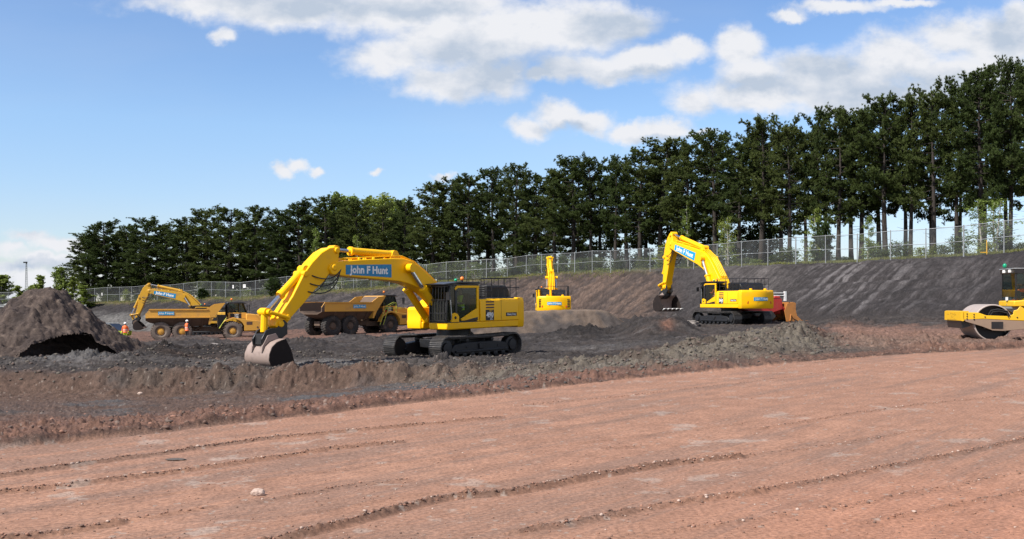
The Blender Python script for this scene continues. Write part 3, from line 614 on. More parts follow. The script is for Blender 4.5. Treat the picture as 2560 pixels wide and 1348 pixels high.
# the heap's skin with a hole in it, and the ragged inside of the hollow behind the hole
def build_cave():
    out = [(80, 930), (84, 902), (88, 876), (100, 856), (118, 844), (140, 837), (160, 833), (185, 837), (215, 846), (245, 858), (275, 868), (305, 880), (328, 893), (345, 925)]
    D0 = 42.4; n = 150; t = np.linspace(0, len(out) - 1, n)
    ox = (np.interp(t, range(len(out)), [p[0] for p in out]) - 1280) / F * D0; oz = HC + (VH - np.interp(t, range(len(out)), [p[1] for p in out])) / F * D0
    oz = oz + .05 * perlin(ox * 4, ox * 0 + 3.3) + .03 * perlin(ox * 11, ox * 0 + 7.3)
    cx = ox.mean(); inside = (Xg > ox[0]) & (Xg < ox[-1]) & (Zg < np.interp(Xg, ox, oz)) & (Yg < 44.5)
    keep = ~(inside[:-1, :-1] & inside[1:, :-1] & inside[:-1, 1:] & inside[1:, 1:])
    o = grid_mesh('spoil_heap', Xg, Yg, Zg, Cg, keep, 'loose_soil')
    ys = np.linspace(39.8, 45.4, 70); sh = np.interp(ys, [39.8, 42.4, 43.6, 44.4, 45.0, 45.4], [1.03, 1.03, 1.02, .93, .7, .0])
    S = np.repeat(ys[:, None], n, 1); k = sh[:, None]; bx = cx + (ox[None] - cx) * k; bz = -1.15 + (oz[None] + 1.15) * k
    nzz = .14 * fbm(S * 1.1 + 5, np.repeat((np.arange(n) * .06)[None], len(ys), 0), 5, .65)
    bx = bx + nzz * np.sign(ox - cx)[None] * .6 * (S > 41.5); bz = bz - np.abs(nzz) * (S > 42)
    below = bz < hz(bx, S) + .05
    kp = below[:-1, :-1] & below[1:, :-1] & below[:-1, 1:] & below[1:, 1:]
    cc = np.clip(np.array([.034, .026, .023])[None, None] * (1 + .4 * fbm(bx * 3, bz * 3 + S, 3))[..., None], .005, 1)  # inside coloured darker than the heap's skin, deepening the hollow's shade
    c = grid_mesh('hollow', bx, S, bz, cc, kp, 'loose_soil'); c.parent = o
    return o
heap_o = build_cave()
tag(heap_o, 'tall brown spoil heap at the left edge with a dark hollow dug into its foot', 'spoil heap')
# flat-topped mound in front of the rear-view excavator
MX = lambda u: (u - 1280) / F * 74.0
mp_ = [(1120, 860), (1180, 800), (1230, 786), (1300, 782), (1400, 778), (1500, 777), (1518, 781), (1550, 800), (1590, 822), (1640, 850)]
mx_ = [MX(a) for a, b in mp_]; mz_ = [HC + (VH - b) / F * 74.0 for a, b in mp_]
def mh(x, y):
    top = np.interp(x, mx_, mz_); h = top + .9
    f = np.clip((y + .35 * perlin(x * .5, y * .1) + .2 * perlin(x * 1.7, y * .2) - 70.2) / 3.2, 0, 1); b = 1 - sstep(78, 86, y)
    return -.9 + h * np.minimum(f, b) + .08 * fbm(x, y, 4) + .05 * (1 - 2 * np.abs(perlin(x * 2.3, y * 2.3))) + .3 * lumps(x, y, .3, .3, .2, .5, 9) * (1 - f) + .1 * lumps(x, y, .2, .3, .2, .5, 10)
def mc(x, y):
    n = fbm(x * .5, y * .5, 4); st = perlin(x * 1.2 + y * .8, y * .3)
    c = lerp(np.array([.088, .066, .052]) + np.zeros(x.shape + (3,)), np.array([.052, .044, .041]), sstep(-.25, .25, st + n)) * (1 + .5 * np.clip(perlin(x * 2.2, y * 1.5) + .5 * perlin(x * 6, y * 6), -1, 1))[..., None]; return lerp(c, np.array([.15, .112, .085]), sstep(73.0, 73.7, y) * .9)
heap('soil_mound', 'flat-topped brown earth mound in front of the excavator seen from behind', 'earth mound', MX(1120), MX(1640), 69.5, 86, .1, mh, mc)
# ---------------------------------------------------------------- excavators
def sim2(pts, A0, A1, B0, B1):
    a = complex(*A1) - complex(*A0); b = complex(*B1) - complex(*B0); k = b / a; out = []
    for p in pts:
        q = (complex(*p) - complex(*A0)) * k + complex(*B0); out.append((q.real, q.imag))
    return out
F0, P0, T0 = (.45, 2.05), (6.98, 3.86), (9.45, 1.78)
BOOM = [(7.16,3.97),(7.22,3.80),(7.10,3.60),(6.4,3.53),(4.5,3.40),(3.6,3.34),(3.05,3.24),(2.52,3.08),(1.98,2.84),(1.48,2.50),(1.08,2.13),(.78,1.80),(.54,1.68),(.24,1.85),(.16,2.15),(.38,2.42),(.72,2.74),(1.15,3.10),(1.64,3.45),(2.12,3.79),(2.52,4.03),(2.90,4.19),(3.3,4.27),(3.95,4.27),(5.67,4.19),(6.8,4.09)]
ARM = [(6.62,4.60),(6.78,4.66),(7.12,4.62),(7.52,4.43),(7.98,4.04),(8.36,3.62),(8.9,2.78),(9.62,1.92),(9.66,1.70),(9.50,1.58),(9.28,1.62),(9.02,1.96),(8.43,2.47),(7.87,3.00),(7.42,3.32),(7.16,3.62),(6.92,3.62),(6.74,3.80),(6.70,4.10)]
def catenary(a, b, sag, n=9):
    a = Vector(a); b = Vector(b); return [a.lerp(b, i / n) + Vector(sag) * (4 * (i / n) * (1 - i / n)) for i in range(n + 1)]
def crawler(root, yc, L=5.25, H=1.06, W=.70, yel=False):
    r = H / 2; xc = L / 2 - r; zc = r
    per = 2 * (2 * xc) + 2 * math.pi * r; n = 46; belt = MB(); pitch = per / n
    def at(s):
        s %= per
        if s < 2 * xc: return (-xc + s, H - .02 + .0, 0.0)
        s -= 2 * xc
        if s < math.pi * r: t = s / r; return (xc + (r - .02) * math.sin(t), zc + (r - .02) * math.cos(t), t)
        s -= math.pi * r
        if s < 2 * xc: return (xc - s, .02, math.pi)
        s -= 2 * xc; t = s / r; return (-xc - (r - .02) * math.sin(t), zc - (r - .02) * math.cos(t), math.pi + t)
    for i in range(n):
        x, z, t = at(i * pitch)
        sag = -.03 * max(0, 1 - (x / xc) ** 2) if t == 0 else 0
        belt.M = Matrix.Translation((x, yc, z + sag)) @ Matrix.Rotation(t, 4, 'Y')
        belt.box(-pitch * .47, pitch * .47, -W / 2, W / 2, -.045, -.012)
        for gx in (-.30, 0.02, .34): belt.box(gx * pitch - .012, gx * pitch + .014, -W / 2, W / 2, -.012, .026)
        belt.box(-pitch * .5, pitch * .5, -.11, .11, -.125, -.045)
    b = belt.build('crawler_track', 'track_steel', root, smooth=0)
    fr = MB(); fr.prism([(-xc + .3, .26), (xc - .45, .26), (xc - .25, .42), (xc - .45, .66), (.9, .74), (-.9, .74), (-xc + .5, .66), (-xc + .25, .45)], yc - .2, yc + .22)
    sy = 1 if yc > 0 else -1; fr.box(-1.7, 1.6, yc + sy * .22, yc + sy * .30, .33, .42); fr.box(-.15, .15, yc + sy * .21, yc + sy * .29, .45, .68)
    for bx in (-1.1, .9): fr.cyl((bx, yc + sy * .21, .55), (bx, yc + sy * .25, .55), .045, n=8)
    fr.build('track_frame', 'undercarriage', b, bevel=.02)
    for nm, x in (('idler_wheel', xc), ('drive_sprocket', -xc)):
        w = MB(); w.lathe_y([(-.16, .10), (-.16, r - .16), (-.1, r - .13), (.1, r - .13), (.16, r - .16), (.18, .26), (.26, .24), (.27, .08)] if sy > 0 else [(.16, .10), (.16, r - .16), (.1, r - .13), (-.1, r - .13), (-.16, r - .16), (-.18, .26), (-.26, .24), (-.27, .08)], (x, yc, zc), 20)
        w.build(nm, 'undercarriage', b)
    for k in range(7):
        x = -xc + .62 + k * (2 * xc - 1.2) / 6; w = MB(); w.lathe_y([(-.24, .05), (-.22, .13), (-.05, .15), (.05, .15), (.22, .13), (.24, .05)], (x, yc, .22), 12); w.build('track_roller', 'undercarriage', b)
    for x in (-.8, .8):
        w = MB(); w.lathe_y([(-.2, .04), (-.18, .09), (.18, .09), (.2, .04)], (x, yc, H - .24), 10); w.build('carrier_roller', 'undercarriage', b)
def cylinder(root, name, a, b, frac, rb, rr, y, mats=('yellow_paint', 'chrome')):
    """ram: barrel from a, rod to b"""
    m = MB(); a = Vector((a[0], y, a[1])); b = Vector((b[0], y, b[1])); k = a.lerp(b, frac); d = (b - a).normalized()
    m.cyl(a, k, rb, n=12, mat=0); m.cyl(k - d * .06, k + d * .06, rb * 1.22, n=12, mat=0); m.cyl(k, b, rr, n=10, mat=1)
    for p in (a, b): m.cyl(p + Vector((0, -rb * 1.3, 0)), p + Vector((0, rb * 1.3, 0)), rb * 1.15, n=12, mat=0)
    return m.build(name, list(mats), root)
def excavator(label, loc, heading, kin, tilt=0.0, roll=0.0, s=1.0, num='490', sub='LC', duty='Heavy Duty', rear_text=None, col_='yellow_paint', boom_text=True, panel_m='panel_blue', house=True, teeth='bucket_steel', brot=0.0, bsc=1.0, group='crawler excavators', bucket_m='bucket_steel', track_turn=0.0, posts=False, boom_w=.36):
    root = empty('crawler_excavator', loc, heading, tilt, roll); root.scale = (s, s, s)
    tag(root, label, 'excavator', group)
    Y = [col_, 'black_steel', 'decal_black', 'white_paint', 'decal_brown']
    # ---- undercarriage
    for yc in (1.37, -1.37): crawler(root, yc)
    m = MB(); m.prismz([(-1.1, -1.05), (1.1, -1.05), (1.35, -.5), (1.35, .5), (1.1, 1.05), (-1.1, 1.05), (-1.35, .5), (-1.35, -.5)], .48, .85); m.cyl((0, 0, .85), (0, 0, 1.30), .78, .74, n=28); m.build('slew_base', 'undercarriage', root, bevel=.03)
    # ---- house
    m = MB()
    m.prismz([(-2.72, -1.46), (1.38, -1.46), (1.38, -.52), (.7, -.45), (.7, .38), (1.95, .40), (1.95, 1.46), (-2.72, 1.46)], 1.30, 1.60)
    m.build('deck', col_, root, bevel=.05)
    n = 14; arc = [(-3.0 - .42 * math.cos(math.pi * (i / (n - 1) - .5)) - .10, -1.46 + 2.92 * i / (n - 1)) for i in range(n)]
    m = MB(); ring = [(-2.70, 1.46), (-2.70, -1.46)] + arc
    # counterweight: bulging, undercut at the foot
    lv = [(1.26, .93), (1.34, .985), (1.62, 1.0), (2.2, 1.0), (2.42, .99), (2.56, .96), (2.60, .90)]
    vs = []; fs = []; q = len(ring)
    for z, k in lv:
        for x, y in ring: vs.append((-2.70 + (x + 2.70) * k, y * (1 - (1 - k) * .5), z))
    for j in range(len(lv) - 1):
        for i in range(q): fs.append((j * q + i, j * q + (i + 1) % q, (j + 1) * q + (i + 1) % q, (j + 1) * q + i))
    fs += [tuple(range(q - 1, -1, -1)), tuple(range((len(lv) - 1) * q, len(lv) * q))]
    m.add(vs, fs); m.cyl((-3.0, .55, 2.58), (-3.0, .55, 2.72), .11, n=8); m.cyl((-3.0, -.75, 2.58), (-3.0, -.75, 2.72), .11, n=8)
    cw = m.build('counterweight', col_, root, bevel=.03, smooth=50)
    if rear_text:
        m = MB(); xr = -3.47
        m.M = Matrix.Identity(4)
        # panel bent to the back face
        seg = 8; a0, a1 = (.62, -.62) if rear_text == 'wide' else (.62, -.62)
        def bx(y): return -3.1 - .42 * math.cos(math.pi * ((y + 1.46) / 2.92 - .5)) - .012
        for i in range(seg):
            ya = a0 + (a1 - a0) * i / seg; yb = a0 + (a1 - a0) * (i + 1) / seg
            m.add([(bx(ya), ya, 1.83), (bx(yb), yb, 1.83), (bx(yb), yb, 2.08), (bx(ya), ya, 2.08)], [(0, 1, 2, 3)], 0)
        m.text('John F Hunt', .235, facing((bx(0) - .008, 0, 1.955), (0, -1, 0)), 1, .006)
        m.build('name_panel', [panel_m, 'white_paint'], cw, smooth=0)
        for sy in (1, -1):
            m = MB(); y = sy * 1.02; m.add([(bx(y) - .004, y + .09, 1.62), (bx(y) - .004, y - .09, 1.62), (bx(y) - .004, y - sy * .02 - .04, 1.80), (bx(y) - .004, y - sy * .02 + .04, 1.80)], [(0, 1, 2, 3)]); m.build('reflector', 'reflector_red', cw, smooth=0)
            if posts:
                m = MB()
                for k in range(5): m.box(bx(sy * 1.2) - .02 - .0 * k, bx(sy * 1.2) + .1, sy * 1.2 - .13, sy * 1.2 + .13, 1.66 + k * .15, 1.73 + k * .15)
                m.build('chevron_decal', 'decal_black', cw, smooth=0)
    # side doors, both sides
    for sy in (1, -1):
        m = MB(); y0, y1 = (1.30, 1.47) if sy > 0 else (-1.47, -1.30)
        m.prismx([(sy * .9, 1.60), (sy * 1.475, 1.60), (sy * 1.475, 2.42), (sy * 1.43, 2.52), (sy * 1.33, 2.56), (sy * .9, 2.56)], -2.69, (-.12 if sy > 0 else .55))
        d = m.build('side_door', col_, root, bevel=.02)
        m = MB()
        m.box(-1.5, -1.49, sy * 1.478 - .004, sy * 1.478 + .004, 1.62, 2.5); m.build('door_seam', 'decal_black', d, smooth=0)
        if sy > 0:
            m = MB()
            for k in range(3): m.box(-1.02, -.48, 1.474, 1.482, 2.40 - k * .125, 2.465 - k * .125, 0)
            m.build('air_louvre', ['decal_brown'], d, smooth=0)
            m = MB(); m.box(-1.00, -.46, 1.474, 1.482, 1.63, 2.09, 0)
            T = facing((-.73, 1.488, 1.86), (-1, 0, 0)); m.text(num, .30, T, 1, .014); m.text('PC', .17, facing((-.80, 1.488, 2.01), (-1, 0, 0)), 2, .008); m.text(sub, .14, facing((-.82, 1.488, 1.70), (-1, 0, 0)), 1, .006)
            m.build('model_plate', ['decal_black', 'white_paint', 'worn_yellow'], d, smooth=0)
            m = MB(); m.box(-2.56, -1.82, 1.474, 1.482, 1.78, 1.94, 0); m.text(duty, .125, facing((-2.19, 1.488, 1.86), (-1, 0, 0)), 1, .004); m.build('duty_plate', ['decal_black', 'white_paint'], d, smooth=0)
    # engine hood, black with slats; exhaust
    m = MB(); m.prismx([(-1.3, 2.50), (1.25, 2.50), (1.22, 2.62), (-1.28, 2.62)], -2.68, -.15)
    m.prism([(-2.62, 2.60), (-1.02, 2.60), (-1.02, 3.14), (-2.30, 3.14), (-2.50, 2.95)], -1.0, 1.05)
    for k in range(9): m.box(-2.52 + .045 * max(0, k - 4), -1.0, 1.05, 1.075, 2.64 + k * .054, 2.665 + k * .054)
    for k in range(12): m.box(-2.25 + k * .1, -2.21 + k * .1, -1.0, 1.05, 3.14, 3.165)
    for k in range(6): m.box(-1.02, -.99, -.9, .95, 2.66 + k * .08, 2.70 + k * .08)
    m.box(-.9, -.3, -1.1, .6, 2.6, 2.75); m.cyl((-.7, -.7, 2.7), (-.7, -.7, 3.25), .07, n=8)
    m.build('engine_hood', 'black_steel', root, bevel=.015)
    # toolbox / tank on the right front
    m = MB(); m.prism([(1.42, 1.28), (1.45, 1.62), (1.42, 1.68), (1.42, 2.15), (1.32, 2.24), (.55, 2.24), (.55, 1.28)], -1.46, -.60); m.build('tank_box', col_, root, bevel=.05)
    m = MB(); m.prism([(1.05, 2.24), (.7, 2.55), (-.1, 2.55), (-.1, 2.24)], -1.3, -.62); m.build('step_box', col_, root, bevel=.04)
    # ---- cab
    fr = MB(); x0, x1, y0, y1, zb, zt = -.06, 1.92, .44, 1.46, 1.60, 3.18
    fr.box(x0, x0 + .13, y1 - .09, y1, zb, zt - .06, 0); fr.box(x0, x0 + .10, y0, y0 + .09, zb, zt - .06, 1)
    fr.prism([(x0 - .02, zt - .14), (1.25, zt - .14), (1.40, zt - .24), (1.44, zt - .16), (1.30, zt - .04), (x0 - .02, zt - .04)], y1 - .08, y1 + .004, 0)
    fr.box(x0, 1.85, y0, y1 - .02, zt - .05, zt + .02, 1)
    fr.box(1.30, 1.42, y1 - .07, y1 - .004, zb + .05, zt - .12, 1)
    for y in (y0, y1 - .08):
        fr.prism([(1.92, zb), (1.98, zb), (1.96, 2.5), (1.72, zt), (1.62, zt), (1.88, 2.5)], y, y + .075, 1)
    fr.box(x0, 1.94, y0 + .01, y1 - .01, zb - .02, zb + .05, 1)
    fr.build('cab_frame', [col_, 'black_steel'], root, bevel=.015)
    m = MB(); m.prism([(.02, 1.66), (.02, 2.13), (.10, 2.16), (1.08, 1.74), (1.05, 1.66)], y1 - .05, y1 + .012, 0); m.prism([(.04, 1.665), (.04, 1.80), (.9, 1.665)], y1, y1 + .018, 1)
    m.build('cab_door', [col_, 'black_steel'], root, bevel=.01)
    m = MB(); m.prism([(1.22, 1.62), (1.22, 1.84), (1.30, 1.95), (1.46, 2.0), (1.62, 1.97), (1.68, 1.62)], y1 - .05, y1 + .014, 0); m.ball((1.45, y1 + .012, 1.80), .06, mat=1, n=10, m=6); m.build('cab_corner', [col_, 'decal_black'], root)
    m = MB(); yg = y1 - .035; m.add([(.07, yg, 1.7), (1.30, yg, 1.7), (1.30, yg, 3.05), (.07, yg, 3.05)], [(0, 1, 2, 3)]); m.build('window', 'cab_glass', root, smooth=0, recalc=False)
    m = MB(); m.add([(1.42, yg, 1.7), (1.90, yg, 1.7), (1.86, yg, 2.5), (1.62, yg, 3.12), (1.42, yg, 3.12)], [(0, 1, 2, 3, 4)]); m.build('window', 'dark_glass', root, smooth=0, recalc=False)
    m = MB(); m.add([(1.93, y0 + .08, 1.66), (1.93, y1 - .08, 1.66), (1.90, y1 - .08, 2.5), (1.90, y0 + .08, 2.5)], [(0, 1, 2, 3)]); m.add([(1.90, y0 + .08, 2.5), (1.90, y1 - .08, 2.5), (1.68, y1 - .08, 3.13), (1.68, y0 + .08, 3.13)], [(0, 1, 2, 3)]); m.build('windscreen', 'dark_glass', root, smooth=0, recalc=False)
    m = MB(); m.add([(x0 + .05, y0 + .09, 2.1), (x0 + .05, y1 - .09, 2.1), (x0 + .05, y1 - .09, 3.05), (x0 + .05, y0 + .09, 3.05)], [(0, 1, 2, 3)]); m.build('rear_window', 'cab_glass', root, smooth=0, recalc=False)
    m = MB(); m.add([(.05, y0 + .03, 2.2), (1.85, y0 + .03, 2.2), (1.62, y0 + .03, 3.1), (.05, y0 + .03, 3.1)], [(0, 1, 2, 3)]); m.box(0, 1.9, y0 + .02, y0 + .05, 1.62, 2.2, 1); m.build('side_glazing', ['dark_glass', 'black_steel'], root, smooth=0, recalc=False)
    m = MB(); m.prism([(.25, 1.95), (.85, 1.95), (.85, 2.08), (.42, 2.10), (.34, 2.8), (.20, 2.8)], .72, 1.20); m.box(.3, .8, .74, 1.18, 1.62, 1.95); m.box(1.1, 1.5, .60, .72, 1.62, 2.3); m.build('operator_seat', 'cab_dark', root, bevel=.02)
    m = MB(); m.prism([(x0 - .05, zt + .03), (1.2, zt + .06), (2.10, zt - .02), (2.12, zt + .03), (1.2, zt + .13), (x0 - .02, zt + .12)], y0 - .02, y1 + .03); m.build('roof_guard', 'black_steel', root, bevel=.01)
    m = MB()
    for k in range(6): y = y0 + .10 + k * (y1 - y0 - .2) / 5; m.tube([(2.02, y, 1.66), (2.0, y, 2.52), (1.98, y, 3.12)], .016, 5)
    for z in (1.68, 2.0, 2.55, 3.1): m.box(1.98, 2.03, y0 + .05, y1 - .05, z - .02, z + .02)
    m.build('front_guard', 'black_steel', root, smooth=0)
    m = MB(); m.tube([(1.75, y1 + .02, 2.75), (1.72, y1 + .05, 2.0), (1.70, y1 + .02, 1.72)], .02, 6); m.build('grab_rail', 'galvanised', root)
    m = MB(); m.cyl((.45, .95, zt + .12), (.45, .95, zt + .20), .05, n=8, mat=1); m.ball((.45, .95, zt + .26), .085, 1.1, 0); m.build('orange_beacon', ['beacon_orange', 'black_rubber'], root)
    m = MB(); m.cyl((.85, .95, zt + .12), (.85, .95, zt + .16), .05, n=8, mat=1); m.ball((.85, .95, zt + .20), .075, .9, 0); m.build('green_beacon', ['beacon_green', 'black_rubber'], root)
    m = MB(); m.box(1.98, 2.06, 1.52, 1.72, 2.55, 2.86); m.tube([(1.9, 1.46, 2.85), (2.02, 1.62, 2.88)], .015, 5); m.build('mirror', 'black_steel', root)
    # ---- handrails round the hood
    m = MB(); r_ = .019
    def rail(pts): m.tube(pts, r_, 5)
    for y in (1.32, -1.30):
        rail([(-.35, y, 3.46), (-2.75, y, 3.46)]); rail([(-1.05, y, 3.05), (-2.95, y, 3.05)])
        for x in (-.35, -1.05, -1.5, -1.9, -2.3, -2.72): rail([(x, y, 2.6), (x, y, 3.46)])
    rail([(-2.72, 1.32, 3.46), (-2.72, -1.30, 3.46)]); rail([(-2.72, 1.32, 3.05), (-2.72, -1.3, 3.05)]); rail([(-.35, 1.32, 3.2), (-1.05, 1.32, 3.2)]); rail([(-.35, 1.32, 2.9), (-1.05, 1.32, 2.9)])
    for y in (.6, 0, -.6): rail([(-2.72, y, 2.6), (-2.72, y, 3.46)])
    m.build('handrail', 'black_steel', root, smooth=0)
    if posts:
        for y in (1.30, .28): mm = MB(); mm.tube([(-2.75, y, 2.5), (-2.75, y, 3.15)], .10, 10); mm.build('guard_post', col_, root)
    # ---- boom, arm, bucket
    Fp, Pp, Tp = kin
    bp = lambda p: sim2([p], F0, P0, Fp, Pp)[0]
    kb = abs(complex(*Pp) - complex(*Fp)) / abs(complex(*P0) - complex(*F0)); w = boom_w * kb
    m = MB(); pts = sim2(BOOM, F0, P0, Fp, Pp); m.prism(pts, -w, w); 
    for k in (2, 3, 4):   # stiffener plates and pipe clamps along the back
        a, b = bp((3.4 + k * .75, 4.26 - .02 * k)), None; m.box(a[0] - .06, a[0] + .06, -w * .9, w * .9, a[1] - .03, a[1] + .07)
    c0 = bp((3.1, 3.88)); m.cyl((c0[0], -w - .16, c0[1]), (c0[0], w + .16, c0[1]), .15, n=14)
    c1 = Pp; m.cyl((c1[0], -w - .04, c1[1]), (c1[0], w + .04, c1[1]), .12, n=14)
    a, b, c, d = bp((3.30, 4.22)), bp((3.45, 4.52)), bp((3.75, 4.52)), bp((4.0, 4.22)); 
    for y in (-.2, .14): m.prism([a, b, c, d], y, y + .06)
    boom = m.build('boom', [col_], root, bevel=.03)
    if boom_text:
        m = MB(); q = [bp(p) for p in ((6.42, 3.97), (4.02, 4.02), (4.02, 3.49), (6.42, 3.60))]; y = w + .012
        m.prism([q[0], q[1], q[2], q[3]], w - .01, y, 0)
        cx = sum(p[0] for p in q) / 4; cz = sum(p[1] for p in q) / 4; dv = (q[1][0] - q[0][0], q[1][1] - q[0][1]); dm = ((q[1][0] + q[2][0] - q[0][0] - q[3][0]), (q[1][1] + q[2][1] - q[0][1] - q[3][1]))
        xd = Vector((dm[0], 0, dm[1])).normalized(); up = Vector((0, 1, 0)).cross(xd) 
        M = Matrix((xd, up, Vector((0, 1, 0)))).transposed().to_4x4(); M.translation = Vector((cx, y + .008, cz))
        m.text('John F Hunt', .40 * kb, M, 1, .017); m.build('name_panel', [panel_m, 'white_paint'], boom, smooth=0)
    m = MB()
    for y, o in ((-.22, 0), (-.08, .02), (.08, .02), (.22, 0)):
        m.tube([(*[bp((p[0], p[1]))[0]], y, bp((p[0], p[1]))[1]) for p in ((1.2, 3.25), (1.9, 3.75), (2.6, 4.17), (3.3, 4.38 + o), (4.4, 4.34), (6.0, 4.25), (6.75, 4.16))], .028, 6)
    m.build('hydraulic_pipe', [col_], boom)
    ap = lambda p: sim2([p], P0, T0, Pp, Tp)[0]; ka = abs(complex(*Tp) - complex(*Pp)) / abs(complex(*T0) - complex(*P0)); wa = .27 * ka
    m = MB(); m.prism(sim2(ARM, P0, T0, Pp, Tp), -wa, wa)
    for p in ((8.30, 3.62), (6.78, 4.52), (9.15, 2.0), T0):
        a = ap(p); m.cyl((a[0], -wa - .07, a[1]), (a[0], wa + .07, a[1]), .12 * ka, n=12)
    arm = m.build('dipper_arm', [col_], root, bevel=.03)
    m = MB()
    for y in (.30, -.30):
        for k in range(3):
            a = bp((6.5, 3.98)); b = ap((8.0 + .1 * k, 3.55 - .3 * k)); sg = Vector((-.10 - .06 * k, .10 * (1 if y > 0 else -1), -.30 - .07 * k))
            m.tube(catenary((a[0] + .05 * k, y * kb, a[1]), (b[0], y * ka * .95, b[1]), sg), .024, 6)
    m.build('hydraulic_hose', 'black_rubber', boom)
    cylinder(root, 'arm_ram', bp((3.62, 4.44)), ap((6.72, 4.56)), .72, .15 * kb, .075 * kb, 0, (col_, 'chrome'))
    for y in (w + .12, -w - .12): cylinder(root, 'boom_ram', (Fp[0] + .72, Fp[1] - .35), bp((3.1, 3.88)), .60, .16 * kb, .085 * kb, y, (col_, 'chrome'))
    link = ap((9.95, 2.22)); cylinder(root, 'bucket_ram', ap((8.18, 3.78)), link, .60, .14 * ka, .07 * ka, 0, (col_, 'chrome'))
    m = MB(); g = ap((9.12, 2.0))
    for y in (-wa - .06, wa): m.tube([(g[0], y + .03, g[1]), (link[0], y + .03, link[1])], .075 * ka, 8)
    bo_ = lambda p: (Tp[0] + bsc * (math.cos(brot) * (p[0] - 9.45) - math.sin(brot) * (p[1] - 1.78)), Tp[1] + bsc * (math.sin(brot) * (p[0] - 9.45) + math.cos(brot) * (p[1] - 1.78)))
    e = bo_((10.06, 1.46)); m.tube([(link[0], 0, link[1]), (e[0], 0, e[1])], .13 * ka, 10); m.cyl((link[0], -.34, link[1]), (link[0], .34, link[1]), .10, n=10)
    m.build('bucket_link', [col_], root, bevel=.01)
    m = MB()
    for y in (-.30, .22): m.prism([bo_(p) for p in ((10.18, 1.55), (9.95, 1.62), (9.66, 1.62), (9.3, 1.95), (9.14, 1.82), (9.14, 1.36), (9.6, 1.08), (10.05, .98), (10.38, .95), (10.42, 1.2))], y, y + .08)
    m.prism([bo_(p) for p in ((10.30, 1.40), (10.05, 1.45), (9.5, 1.30), (9.55, 1.12), (10.0, 1.0), (10.34, .97))], -.22, .22)
    m.build('quick_coupler', 'black_steel', root, bevel=.015)
    hw = .84 * bsc
    shell = [(9.62, 1.20), (9.80, 1.16), (10.06, 1.08), (10.28, .90), (10.42, .62), (10.44, .38), (10.34, .16), (10.12, .03), (9.8, -.02), (9.45, -.03), (9.12, .0)]
    inner = [(9.66, 1.13), (9.80, 1.10), (10.02, 1.02), (10.22, .86), (10.35, .60), (10.37, .39), (10.28, .20), (10.09, .09), (9.8, .04), (9.45, .03), (9.12, .03)]
    m = MB(); sh = [bo_(p) for p in shell]; inn = [bo_(p) for p in inner]; m.prism(sh + inn[::-1], -hw, hw)
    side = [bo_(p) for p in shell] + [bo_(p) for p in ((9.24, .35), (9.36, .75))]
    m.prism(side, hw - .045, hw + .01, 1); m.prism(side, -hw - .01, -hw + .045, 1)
    for y in (-.34, .26): m.prism([bo_(p) for p in ((9.60, 1.20), (9.75, 1.42), (10.15, 1.34), (10.42, .9), (10.44, .66), (10.28, .93), (10.06, 1.10))], y, y + .08)
    bk_ = m.build('bucket', [bucket_m, 'bucket_side_shaded'], root, bevel=.012)
    for k in range(5):
        m = MB(); y = -hw + .1 + k * (2 * hw - .2) / 4; a, b, c, d = bo_((9.30, .07)), bo_((8.92, .005)), bo_((8.92, -.02)), bo_((9.30, -.07)); m.prism([a, b, c, d], y - .07, y + .07); m.build('bucket_tooth', teeth, bk_)
    return root

def seat_person(name_label, M, top, cat='person', helmet=None):
    """seated operator: one continuous body; M places the seat point (facing +x)"""
    return person(name_label, M, top, pose='sit', legs='dark_cloth', helmet=helmet)
